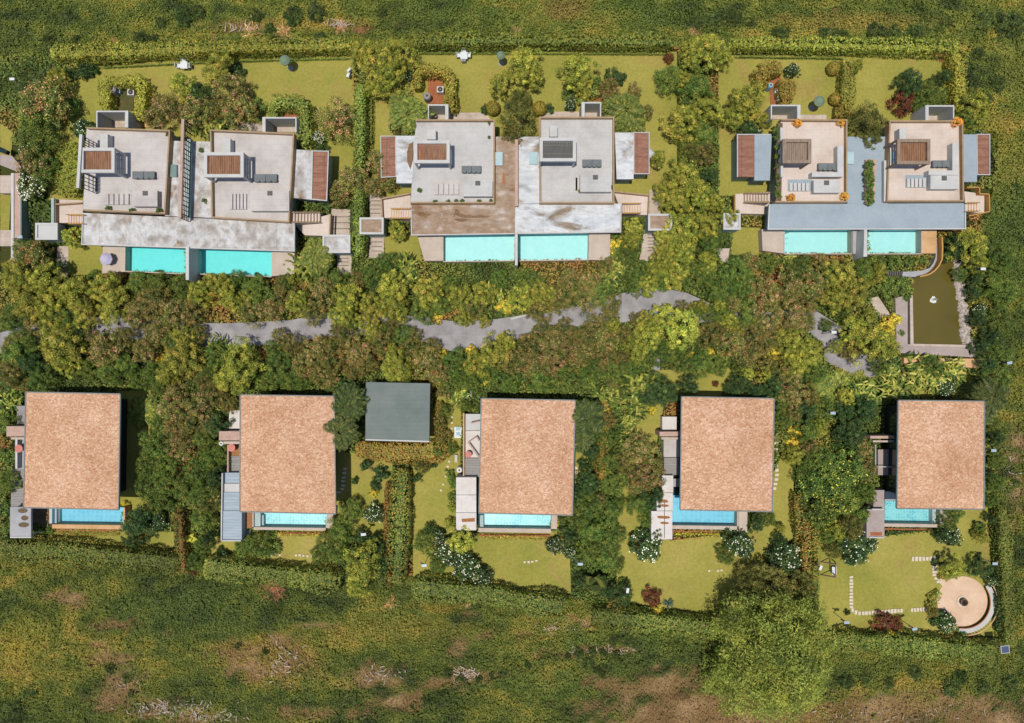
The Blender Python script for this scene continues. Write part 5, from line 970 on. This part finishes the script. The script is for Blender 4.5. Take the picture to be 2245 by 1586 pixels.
# roof and terrace plants
for x, y, s_ in ((1752, 266, 11), (1847, 268, 10), (1738, 431, 11), (1856, 430, 11), (2105, 266, 13)):
    place('O', x, y, s_, zf=ZT+.02)
for x, y, s_, z in ((234, 457, 7, ZT), (286, 461, 7, ZT), (346, 462, 8, ZT), (438, 328, 6, ZR), (445, 440, 6, ZR), (953, 442, 6, ZT), (982, 441, 6, ZT), (1000, 441, 6, ZT), (1012, 441, 6, ZT), (1050, 441, 6, ZT), (1076, 440, 5, ZT), (919, 416, 6, ZT), (1272, 417, 5, ZT), (1706, 285, 12, ZT), (1708, 425, 11, ZT), (1340, 410, 5, ZT), (1072, 270, 4, ZT), (1072, 300, 4, ZT), (366, 295, 6, ZT)):
    place('q', x, y, s_, zf=z+.02, desc='small potted shrub')
for y in (360, 376, 392, 408, 424, 438): place('q', 1910, y, 12, zf=ZR+.3, desc='planter shrub')
for y in (300, 320, 342, 364, 386, 404): place('q', 1707, y, 7, zf=ZT+.3, desc='trough shrub')
# ---- hedges
def path_len(pts): return sum((b-a).length for a, b in zip(pts, pts[1:]))
NH = 0
def hedge(pts, wpx, h, pal, label, den=60, L=.21, W=.13, amp=.14, name='hedge', cat='hedge', curve=.35, flower=None):
    """a clipped hedge following px points seen at its top"""
    global NH; NH += 1; rng = np.random.default_rng(900+NH); p3 = [P(x, y, h) for x, y in pts]; wd = wpx*S*(H-h)/H; tot = path_len(p3)
    segs = [(a, b, (b-a).length) for a, b in zip(p3, p3[1:])]; per = wd+2*h*.9; n = int(den*tot*per); s_ = np.sort(rng.uniform(0, tot, n)); u = rng.uniform(-per/2, per/2, n)
    x = np.zeros(n); y = np.zeros(n); dx = np.zeros(n); dy = np.zeros(n); acc = 0
    for a, b, l in segs:
        m = (s_ >= acc) & (s_ <= acc+l); t = (s_[m]-acc)/l; x[m] = a.x+(b.x-a.x)*t; y[m] = a.y+(b.y-a.y)*t; d = (b-a)/l; dx[m] = d.x; dy[m] = d.y; acc += l
    au = np.abs(u); top = au < wd/2; off = np.where(top, u, np.sign(u)*wd/2); z = np.where(top, h, h-(au-wd/2)/.9); edge = np.clip((au-(wd/2-curve))/curve, 0, 1); z = np.where(top, z-edge**2*curve*.5, z)
    bump = fbm(x, y, 1.1, 4, NH)-.5; b2 = fbm(x, y, 3.0, 3, NH+9)-.5; z = z+(bump*amp*3+b2*amp*2)*np.clip(z/h, 0, 1)+rng.normal(0, .05, n); off = off*(1+(bump*.5+b2*.6)*np.clip(amp/.14, .2, 1.3))+rng.normal(0, .05, n)*(amp > .06)
    en = np.sqrt(np.clip(np.minimum(s_, tot-s_)/min(.9, tot/3), .02, 1)); off = off*(.45+.55*en); z = z*(.6+.4*en)
    px_ = x-dy*off; py_ = y+dx*off; c = np.stack([px_, py_, np.maximum(z, .05)], 1); sd = np.where(top, edge*.8*np.sign(u), np.sign(u)*1.3)
    nn = np.stack([-dy*sd, dx*sd, np.where(top, 1.0, .25)], 1)+rng.normal(0, .45, (n, 3)); tone = 1+(fbm(x, y, 1.6, 3, NH+50)-.5)[:, None]*.8+(fbm(x, y, 6, 2, NH+70)-.5)[:, None]*.7
    col = pick(pal, n, rng, .12)*tone; ps = [leaf_arrays(c, nn, L*rng.uniform(.7, 1.3, n), W*rng.uniform(.7, 1.3, n), col, rng)]
    # woody core so that one cannot look through
    core = []; 
    for acc_i, (a, b, l) in enumerate(segs):
        d = (b-a)/l; nv = Vector((-d.y, d.x, 0)); k = max(wd/2-.12-amp*1.6, .04); hh = max(h-.15-amp*2.4, .08); a0 = Vector((a.x, a.y, 0))+d*(.5 if acc_i == 0 and l > 2 else 0); b0 = Vector((b.x, b.y, 0))-d*(.5 if acc_i == len(segs)-1 and l > 2 else 0)
        q8 = [a0-nv*k, b0-nv*k, b0+nv*k, a0+nv*k]; up = Vector((0, 0, hh)); T = [v_+up for v_ in q8]
        for f_ in ((T[0], T[1], T[2], T[3]), (q8[0], q8[1], T[1], T[0]), (q8[2], q8[3], T[3], T[2]), (q8[1], q8[2], T[2], T[1]), (q8[3], q8[0], T[0], T[3])): core.append((np.array([tuple(v_) for v_ in f_]), np.tile(lc(pal[0][0])*.8, (4, 1))))
    ps += core; o0 = p3[len(p3)//2]; o0 = np.array([o0.x, o0.y, 0]); ps = [(v_-o0, c_) for v_, c_ in ps]
    o = bpy.data.objects.new(name, leaf_mesh(name, ps)); o.location = tuple(o0); COL.objects.link(o); tag(o, label, cat, 'clipped hedges' if name == 'hedge' else None)
    cc = [(p.x/S+CX, -p.y/S+CY) for p in p3]; EXCL.append(ribbon([(a_, b_) for a_, b_ in cc], wd*.8)); return o
def _h(ix, iy, seed):
    n = (ix.astype(np.int64)*374761393+iy.astype(np.int64)*668265263+seed*1274126177) & 0x7fffffff; n = ((n ^ (n >> 13))*1274126177) & 0x7fffffff; return ((n ^ (n >> 16)) & 0xffff)/65535.0
def fbm(x, y, scale, octv=4, seed=0):
    r = np.zeros_like(x, dtype=float); a = 1; t = 0; f = 1/scale
    for o in range(octv):
        X, Y = x*f+seed*17.3, y*f-seed*9.1; ix, iy = np.floor(X), np.floor(Y); fx, fy = X-ix, Y-iy; fx = fx*fx*(3-2*fx); fy = fy*fy*(3-2*fy); s_ = seed+o*31
        v = (_h(ix, iy, s_)*(1-fx)+_h(ix+1, iy, s_)*fx)*(1-fy)+(_h(ix, iy+1, s_)*(1-fx)+_h(ix+1, iy+1, s_)*fx)*fy; r += a*v; t += a; a *= .55; f *= 2.03
    return r/t
HG = [((90, 108, 46), 4), ((106, 120, 52), 3), ((126, 132, 56), 2), ((74, 90, 42), 1.5)]
HY = [((126, 128, 46), 4), ((146, 142, 56), 3), ((104, 112, 42), 3)]
HO = [((112, 108, 42), 4), ((136, 118, 48), 3), ((96, 98, 40), 3), ((150, 116, 48), 1)]
BOT = 'green boundary hedge at the field edge below the '
hedge([(104, 112), (250, 110), (400, 103), (560, 98), (772, 94)], 32, 1.7, HY+HG[:2], 'tall boundary hedge along the top of the left garden', amp=.24)
hedge([(908, 84), (1140, 84), (1482, 86)], 28, 1.7, HG+HY[:1], 'tall boundary hedge along the top of the middle garden', amp=.2)
hedge([(1600, 91), (1840, 94), (2108, 101)], 30, 1.7, HY+HG, 'tall boundary hedge along the top of the right garden', amp=.24)
for a_, b_, lb in (([(215, 147), (400, 137), (560, 131), (772, 126)], 3.5, 'left'), ([(908, 115), (1140, 115), (1480, 117)], 3.5, 'middle'), ([(1612, 123), (1830, 126), (1850, 127)], 3.5, 'right')):
    hedge(a_, 5, .5, HG, 'thin low hedge strip under the tall hedge of the %s garden' % lb, L=.12, W=.08, amp=.03, curve=.08)
hedge([(146, 308), (142, 428)], 54, 1.5, HY+HG[:1], 'wide flat clipped hedge block left of the leftmost roof terrace')
hedge([(787, 178), (787, 330), (784, 440), (782, 560)], 26, 2.3, HG, 'tall vertical hedge between the left and middle villa pairs')
hedge([(813, 185), (812, 322)], 8, 1.0, HG, 'thin vertical hedge right beside the tall one left of the middle garden', L=.14, W=.09, amp=.04, curve=.1)
hedge([(1498, 118), (1500, 250), (1502, 372)], 13, 1.6, HG, 'narrow vertical hedge right of the middle garden, left row', amp=.08); hedge([(1519, 118), (1520, 250), (1521, 372)], 12, 1.6, HG, 'narrow vertical hedge right of the middle garden, right row', amp=.08)
hedge([(2104, 112), (2108, 240)], 22, 2.2, HY, 'yellow-green vertical hedge at the upper right corner of the estate'); hedge([(1863, 122), (1862, 236)], 28, 1.8, HO+HG, 'dark vertical hedge between the two right gardens'); hedge([(1835, 242), (1868, 244)], 34, 1.3, HO, 'low olive hedge above the fifth roof terrace')
hedge([(226, 240), (227, 176), (308, 176), (302, 262)], 24, 1.8, HY, 'leftmost U-shaped hedge around the grey tank'); hedge([(592, 258), (596, 222), (664, 222), (668, 325)], 27, 2.0, HG, 'fresh green U-shaped hedge above the second roof terrace')
hedge([(914, 190), (914, 152), (958, 150), (988, 162), (988, 246)], 24, 1.8, HY+RU[:1], 'olive U-shaped hedge around the tank above the middle villa'); hedge([(1276, 222), (1276, 200), (1318, 196)], 26, 1.6, HG, 'short L-shaped hedge above the fourth roof terrace')
hedge([(1676, 192), (1672, 150), (1720, 146)], 32, 1.8, HO, 'left arm of the olive hedge around the blue tank'); hedge([(1726, 168), (1728, 225)], 38, 1.7, HO, 'right arm of the olive hedge around the blue tank')
HB = [((82, 98, 42), 4), ((98, 110, 46), 3), ((70, 86, 38), 2), ((116, 118, 52), 1.5), ((126, 110, 54), .5)]
hedge([(-20, 1209), (110, 1213), (250, 1227), (392, 1241)], 46, 2.3, HB, BOT+'leftmost shingle roof', amp=.26); hedge([(440, 1246), (560, 1261), (742, 1281)], 46, 2.3, HB, BOT+'second shingle roof', amp=.26)
hedge([(900, 1293), (1080, 1310), (1245, 1341)], 50, 2.2, HB, BOT+'middle shingle roof', amp=.26); hedge([(1300, 1357), (1420, 1370), (1600, 1386)], 46, 2.2, HB, BOT+'fourth shingle roof', amp=.26); hedge([(1830, 1410), (2000, 1420), (2190, 1440)], 46, 2.2, HB, BOT+'corner lawn and round patio', amp=.26)
hedge([(2206, 1110), (2212, 1260), (2222, 1425)], 30, 1.9, HB, 'vertical green hedge right of the round patio'); hedge([(2190, 1120), (2196, 1390)], 8, 1.3, GD, 'dark thin hedge just right of the corner lawn', amp=.1)
hedge([(388, 1118), (392, 1200), (400, 1262)], 20, 1.9, RU+GM[:1], 'rusty orange vertical hedge below the leftmost shingle villa'); hedge([(878, 1030), (874, 1150), (866, 1285)], 42, 2.2, GM+HO, 'broad vertical hedge below the grey-green flat roof', amp=.3)
hedge([(848, 1060), (846, 1180), (852, 1290)], 12, 1.6, RU, 'rusty edge strip left of the broad hedge below the flat roof'); hedge([(776, 986), (860, 994), (985, 992)], 44, 1.9, HO+RU[:2], 'olive hedge wrapping the lower side of the flat roofed block'); hedge([(962, 880), (966, 980)], 20, 1.4, HO+RU[:1], 'short mixed hedge right of the grey-green flat roof')
hedge([(1772, 1140), (1770, 1290)], 20, 1.9, RU+HO+GM, 'rusty orange vertical hedge beside the huge feathery tree'); hedge([(1792, 1150), (1790, 1280)], 18, 1.7, HO+HG, 'green vertical hedge right of the rusty one by the corner lawn'); hedge([(1752, 1080), (1757, 1180)], 20, 1.8, HO+GD, 'dark vertical hedge right of the fourth garden lawn')
hedge([(1342, 1130), (1332, 1260)], 30, 1.8, GM, 'vertical green hedge between the third and fourth lower gardens'); hedge([(1325, 880), (1320, 1060)], 24, 1.8, HO+RU[:1], 'olive hedge between the middle and fourth shingle roofs')
hedge([(565, 1172), (712, 1174)], 9, .6, YY+OL, 'low yellow grass strip below the second villa pool', L=.2, W=.06); hedge([(1055, 1178), (1200, 1180)], 9, .6, YY+OL, 'low yellow grass strip below the middle villa pool', L=.2, W=.06); hedge([(1475, 1173), (1600, 1174)], 12, .6, YY+OL, 'low yellow grass strip below the fourth villa pool', L=.2, W=.06); hedge([(120, 1171), (258, 1172)], 8, .6, OL, 'low olive grass strip below the leftmost villa pool', L=.2, W=.06)
hedge([(2066, 1300), (2044, 1320), (2050, 1350)], 18, .9, HO+HG, 'curved low hedge hugging the left rim of the round patio'); hedge([(2060, 1268), (2100, 1258)], 12, .7, HO, 'curved low hedge at the top rim of the round patio')
hedge([(2076, 1112), (2076, 1155)], 8, .8, YY, 'yellow flower strip right of the rightmost pool', L=.2, W=.08)
def ball(x, y, r, pal, label):
    global NH; NH += 1; rng = np.random.default_rng(NH); R = r*S; p = P(x, y, R); n = int(900*R*R*4); d = sph(n, rng, -.6); c = d*R*(1+rng.normal(0, .04, (n, 1))); c[:, 2] += R*.9
    ps = [leaf_arrays(c, d+rng.normal(0, .35, d.shape), .14*rng.uniform(.7, 1.3, n), .09*np.ones(n), pick(pal, n, rng, .14), rng)]
    o = bpy.data.objects.new('topiary_ball', leaf_mesh('topiary', ps)); o.location = (p.x, p.y, 0); COL.objects.link(o); tag(o, label, 'topiary', 'clipped topiary balls')
ball(1828, 150, 14, HO, 'upper topiary ball on the lawn right of the blue tank hedge'); ball(1832, 217, 13, HO, 'lower topiary ball beside the dark vertical hedge'); ball(2085, 143, 13, HO, 'topiary ball at the upper right corner below the orange leaf heap')
ball(1081, 237, 15, HO, 'topiary ball left of the feathery tree above the middle villa'); ball(1183, 238, 15, HO, 'topiary ball right of the feathery tree above the middle villa')
# ------------------------------------------------------------------ ground cover and field vegetation
def inpoly(px_, py_, poly):
    r = np.zeros(len(px_), bool); j = len(poly)-1
    for i in range(len(poly)):
        xi, yi = poly[i]; xj, yj = poly[j]
        if yi != yj:
            c = ((yi > py_) != (yj > py_)) & (px_ < (xj-xi)*(py_-yi)/(yj-yi)+xi); r ^= c
        j = i
    return r
ESTATE = [(100, 125), (770, 108), (1140, 104), (1480, 108), (2112, 116), (2125, 300), (2178, 290), (2180, 400), (2150, 480), (2135, 560), (2135, 640), (2140, 780), (2170, 800), (2172, 900), (2186, 1300), (2200, 1400), (1840, 1385), (1590, 1352), (1440, 1342), (1245, 1308), (1080, 1278), (900, 1266), (738, 1243), (570, 1226), (385, 1206), (110, 1188), (-80, 1182), (-80, 120)]
def scatter(name, label, cat, bounds, den, keep, zf, colf, L, W, seed, jit=.5, up=1.0):
    rng = np.random.default_rng(seed); x0, y0, x1, y1 = bounds; n = int((x1-x0)*(y1-y0)*S*S*den); X = rng.uniform(x0, x1, n); Y = rng.uniform(y0, y1, n); m = keep(X, Y, rng); X, Y = X[m], Y[m]; n = len(X)
    wx, wy = (X-CX)*S, -(Y-CY)*S; e = .15; z = zf(wx, wy); gx = (zf(wx+e, wy)-z)/e; gy = (zf(wx, wy+e)-z)/e; c = np.stack([wx, wy, z+rng.uniform(-.06, .08, n)], 1)
    nn = np.stack([-gx, -gy, np.full(n, up)], 1)+rng.normal(0, jit, (n, 3)); l_ = L*rng.uniform(.6, 1.4, n)
    o = bpy.data.objects.new(name, leaf_mesh(name, [leaf_arrays(c, nn, l_, W/L*l_, colf(X, Y, wx, wy, rng), rng)])); COL.objects.link(o); o['kind'] = 'stuff'; tag(o, label, cat); return o
def keep_in(X, Y, rng):
    m = inpoly(X, Y, ESTATE)
    for e in EXCL+LAWNS:
        m[m] &= ~inpoly(X[m], Y[m], e)
    return m
def zin(x, y): return .25+.75*np.clip(fbm(x, y, 1.6, 3, 5)-.25, 0, 1)*1.3
def mixc(stops, t):
    t = np.clip(t, 0, 1)[:, None]*(len(stops)-1); r = np.zeros((len(t), 3))
    for i in range(len(stops)-1):
        f = np.clip(t-i, 0, 1); r = np.where((t >= i), lc(stops[i])*(1-f)+lc(stops[i+1])*f, r)
    return r
def cin(X, Y, wx, wy, rng):
    t = fbm(wx, wy, 5, 4, 11); c = mixc([(58, 80, 38), (78, 100, 44), (96, 112, 50), (124, 118, 54), (140, 104, 58)], (t-.25)*1.9); return c*(1+rng.normal(0, .2, (len(X), 1)))*(1+rng.normal(0, .05, (len(X), 3)))
scatter('ground_cover', 'dense green and rusty ground cover growing between the trees of the estate', 'ground cover', (-60, 100, 2210, 1400), 46, keep_in, zin, cin, .24, .14, 21)
# bare soil patches of the field, px ellipses (x, y, rx, ry)
BARE = [(560, 65, 110, 12), (745, 56, 34, 12), (800, 64, 26, 8), (250, 1375, 60, 16), (150, 1310, 60, 20), (245, 1440, 60, 22), (270, 1490, 50, 26), (255, 1530, 50, 30), (350, 1560, 60, 22), (420, 1570, 60, 18), (220, 1410, 30, 14), (520, 1430, 70, 26), (560, 1465, 60, 26), (620, 1400, 50, 20), (640, 1450, 40, 30), (700, 1560, 90, 14), (380, 1385, 40, 8), (820, 1480, 60, 22), (870, 1470, 30, 18), (900, 1530, 30, 20), (1020, 1480, 45, 24), (960, 1495, 50, 12), (1210, 1432, 50, 10), (1290, 1420, 60, 7), (1370, 1424, 40, 7), (880, 1540, 60, 12), (1090, 1478, 50, 7), (1010, 1435, 24, 10), (1060, 1395, 24, 10), (1030, 1345, 18, 8), (1010, 1420, 20, 26), (1350, 1500, 70, 26), (1450, 1500, 70, 30), (1500, 1560, 160, 36), (1620, 1580, 120, 26), (1950, 1560, 240, 32), (2150, 1575, 120, 26), (1420, 1575, 60, 20), (2225, 980, 22, 50), (2230, 1080, 20, 40), (2215, 1150, 10, 24), (2190, 1010, 12, 16), (1160, 1390, 30, 8), (1290, 1365, 24, 8), (700, 1370, 60, 10), (1575, 1490, 60, 18), (1870, 1545, 90, 14)]
def bare(X, Y):
    r = np.zeros(len(X)); wob = (fbm(X, Y*1.6, 30, 5, 77)-.5)*2.6+(fbm(X, Y, 7, 3, 78)-.5)*1.3
    for a, b, c, d in BARE: r = np.maximum(r, (1.5 if b > 1490 and a > 1400 else 1.2 if b > 1470 else .95)-np.sqrt(((X-a)/c)**2+((Y-b)/d)**2)+wob)
    return r
def keep_out(X, Y, rng):
    m = ~inpoly(X, Y, ESTATE); b = bare(X, Y); den = np.clip(1.0-b*.8, .3, 1); den *= np.clip(.5+2.2*(fbm(X, Y, 34, 5, 3)-.16), .5, 1); return m & (rng.uniform(size=len(X)) < den)
def zout(x, y):
    f = (fbm(x*.8, y*1.25, 1.5, 4, 8)-.35); f2 = fbm(x, y, 9, 2, 4)-.4; return .06+np.clip(f, 0, 1)*1.1+np.clip(f2, 0, 1)*.8
SPOTS = [((120, 124, 46), 60, 1400, 60, 60), ((150, 140, 50), 40, 1420, 30, 24), ((126, 124, 50), 120, 1230, 120, 20), ((132, 120, 56), 650, 55, 180, 14), ((126, 116, 54), 1850, 50, 200, 20), ((140, 124, 50), 960, 1330, 50, 12), ((124, 106, 60), 600, 1450, 120, 50), ((140, 130, 50), 2170, 350, 70, 80), ((130, 116, 50), 2200, 270, 20, 30), ((74, 96, 42), 1250, 30, 300, 40), ((78, 100, 46), 2200, 500, 60, 200), ((110, 92, 50), 1250, 20, 60, 26), ((120, 98, 56), 1580, 1560, 200, 40), ((118, 118, 52), 900, 1380, 160, 30), ((110, 118, 50), 2220, 160, 40, 60), ((70, 92, 44), 400, 1350, 200, 60), ((76, 100, 44), 1250, 1500, 160, 40), ((80, 104, 46), 1400, 1400, 160, 24), ((98, 110, 46), 2050, 1460, 200, 30)]
def cout(X, Y, wx, wy, rng, jt=1):
    t = fbm(wx*.6+wy*.15, wy*1.7-wx*.2, 6, 5, 31)*.6+fbm(wx*.8, wy*1.3, 1.3, 3, 9)*.4; t = (t-.5)*1.15+.46; c = mixc([(50, 64, 34), (70, 86, 38), (86, 100, 42), (104, 112, 46), (132, 128, 54), (146, 132, 60)], (t-.22)*1.9)
    for col, a, b, rx, ry in SPOTS: w_ = np.clip(1.2-np.sqrt(((X-a)/rx)**2+((Y-b)/ry)**2)+(fbm(X, Y, 22, 3, 5)-.5)*1.2, 0, .5)[:, None]; c = c*(1-w_)+lc(col)*w_
    b = np.clip(bare(X, Y), 0, .8)[:, None]; c = c*(1-b*.65)+lc((134, 106, 72))*b*.65
    c = c*(1+.16*np.clip((600-Y)/300, 0, 1))[:, None]
    return c*(1+rng.normal(0, .12*jt, (len(X), 1)))*(1+rng.normal(0, .04*jt, (len(X), 3)))
def soilmap():
    me = g_.data; n = len(me.vertices); v = np.zeros(n*3, np.float32); me.vertices.foreach_get('co', v); v = v.reshape(-1, 3).astype(float); X, Y = v[:, 0]/S+CX, -v[:, 1]/S+CY
    c = cout(X, Y, v[:, 0], v[:, 1], np.random.default_rng(1), 0)*.62/KL*KA; b = np.clip(bare(X, Y)*1.3, 0, 1)[:, None]; t = fbm(v[:, 0], v[:, 1], 3, 4, 55)
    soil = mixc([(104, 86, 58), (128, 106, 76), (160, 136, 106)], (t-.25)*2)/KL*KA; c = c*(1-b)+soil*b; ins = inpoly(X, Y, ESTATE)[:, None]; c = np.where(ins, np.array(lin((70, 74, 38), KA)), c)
    far = (np.abs(v[:, 0]) > 67) | (np.abs(v[:, 1]) > 51); c[far] = np.array(lin((84, 92, 42), KA))*.8
    a = me.color_attributes.new('leafcol', 'FLOAT_COLOR', 'POINT'); a.data.foreach_set('color', np.concatenate([c, np.ones((n, 1))], 1).astype(np.float32).ravel())
    nt = M_ground.node_tree; at = nt.nodes.new('ShaderNodeAttribute'); at.attribute_name = 'leafcol'; bs = nt.nodes['Principled BSDF']; src = bs.inputs['Base Color'].links[0].from_node
    nt.links.new(at.outputs['Color'], src.inputs[0])
soilmap()
scatter('field_vegetation', 'wild scrub and grass of the open field around the estate, with bare brown patches', 'scrub', (-120, -100, 2365, 1690), 112, keep_out, zout, cout, .17, .10, 22, jit=.40)
# dry twigs on the bare ground
tw = MB(); random.seed(12)
for (a, b, rx, ry, n) in ((380, 1560, 90, 20, 170), (275, 1500, 30, 20, 20), (840, 1480, 50, 20, 40), (1020, 1480, 30, 20, 60), (540, 65, 60, 10, 34), (750, 55, 30, 9, 26), (620, 1460, 60, 50, 60), (1220, 1380, 50, 12, 30), (1340, 1430, 120, 8, 50), (1900, 1570, 300, 20, 60), (470, 1575, 60, 10, 50), (2215, 1030, 20, 80, 30)):
    for i in range(n):
        x, y = random.gauss(a, rx*.5), random.gauss(b, ry*.5); p = P(x, y, .25); t = random.uniform(0, 3.14); l = random.uniform(.15, .7)
        tw.beam((p.x, p.y, random.uniform(.05, .3)), (p.x+l*math.cos(t), p.y+l*math.sin(t), random.uniform(.1, .45)), random.uniform(.03, .09))
o = tw.build('dry_twigs', M_debris); o['kind'] = 'stuff'; tag(o, 'pale dry twigs and cut branches scattered on the bare field patches', 'twigs')
# ------------------------------------------------------------------ labels for all plants
LM = [('the leftmost shingle roof', 158, 988, 105, 130), ('the second shingle roof', 630, 996, 105, 130), ('the middle shingle roof', 1155, 1000, 105, 130), ('the fourth shingle roof', 1594, 996, 105, 130), ('the rightmost shingle roof', 2062, 996, 100, 120), ('the grey-green flat roof', 871, 902, 70, 65), ('the left villa pair', 420, 400, 240, 130), ('the middle villa pair', 1130, 400, 235, 130), ('the right villa pair', 1900, 400, 225, 130), ('the pond', 2060, 660, 55, 100), ('the round patio', 2108, 1318, 58, 58),
      ('the two left turquoise pools', 435, 572, 160, 30), ('the two middle turquoise pools', 1130, 542, 160, 28), ('the two right turquoise pools', 1870, 530, 150, 26), ('the huge feathery tree', 1725, 1425, 128, 128), ('the lilac parasol', 232, 568, 14, 14), ('the widest open road stretch', 1000, 740, 40, 20), ('the open road bend', 1410, 665, 30, 20), ('the upper left corner hedge', 104, 120, 10, 10), ('the orange leaf heap', 597, 1293, 24, 20), ('the purple swing', 1832, 1250, 12, 15), ('the corner lawn', 1950, 1280, 90, 60), ('the left garden parasol', 624, 132, 12, 12), ('the middle garden table', 1017, 122, 10, 10), ('the left pink table', 41, 984, 9, 9)]
DIRS = ['right of', 'upper right of', 'above', 'upper left of', 'left of', 'lower left of', 'below', 'lower right of']
ORD = ['nearest to it', 'second nearest', 'third nearest', 'fourth nearest', 'fifth nearest', 'sixth nearest', 'seventh nearest', 'eighth nearest', 'ninth nearest', 'tenth nearest', 'eleventh nearest', 'twelfth nearest']
G = {}
for e, ds, cat, x, y, r in PL:
    best = None
    for nm, lx, ly, hw, hh in LM:
        if math.hypot(x-lx, y-ly) < 3: continue
        dx = max(abs(x-lx)-hw, 0); dy = max(abs(y-ly)-hh, 0); d = math.hypot(dx, dy)+.02*math.hypot(x-lx, y-ly)
        if best is None or d < best[0]: best = (d, nm, lx, ly, hw, hh)
    d, nm, lx, ly, hw, hh = best; sx = (x-lx)/hw; sy = (ly-y)/hh; ins = abs(sx) < 1 and abs(sy) < 1
    if ins: dr = 'standing on' if ds.find('pot') >= 0 or ds.find('planter') >= 0 or ds.find('trough') >= 0 else 'in front of'; 
    else: dr = DIRS[int(round(math.atan2((ly-y), (x-lx))/(math.pi/4))) % 8] if not (abs(sx) < 1 or abs(sy) < 1) else ('above' if sy > 0 and abs(sx) < 1 else 'below' if abs(sx) < 1 else 'right of' if sx > 0 else 'left of')
    if ins and dr == 'in front of': dr = 'overlapping'
    G.setdefault((ds, nm, dr), []).append((math.hypot(x-lx, y-ly), e, cat, x, y))
GRP = {'tree': 'trees of the estate', 'shrub': 'shrubs of the gardens', 'plant': 'leafy plants', 'heap': 'leaf heaps', 'palm tree': 'palms'}
for (ds, nm, dr), its in G.items():
    its.sort(key=lambda t: t[0])
    for i, (d, e, cat, x, y) in enumerate(its):
        lb = '%s %s %s' % (ds, dr, nm)
        if len(its) > 1: lb += ', '+(ORD[i] if i < len(ORD) else '%dth nearest' % (i+1))
        tag(e, lb, cat, ds+'s')
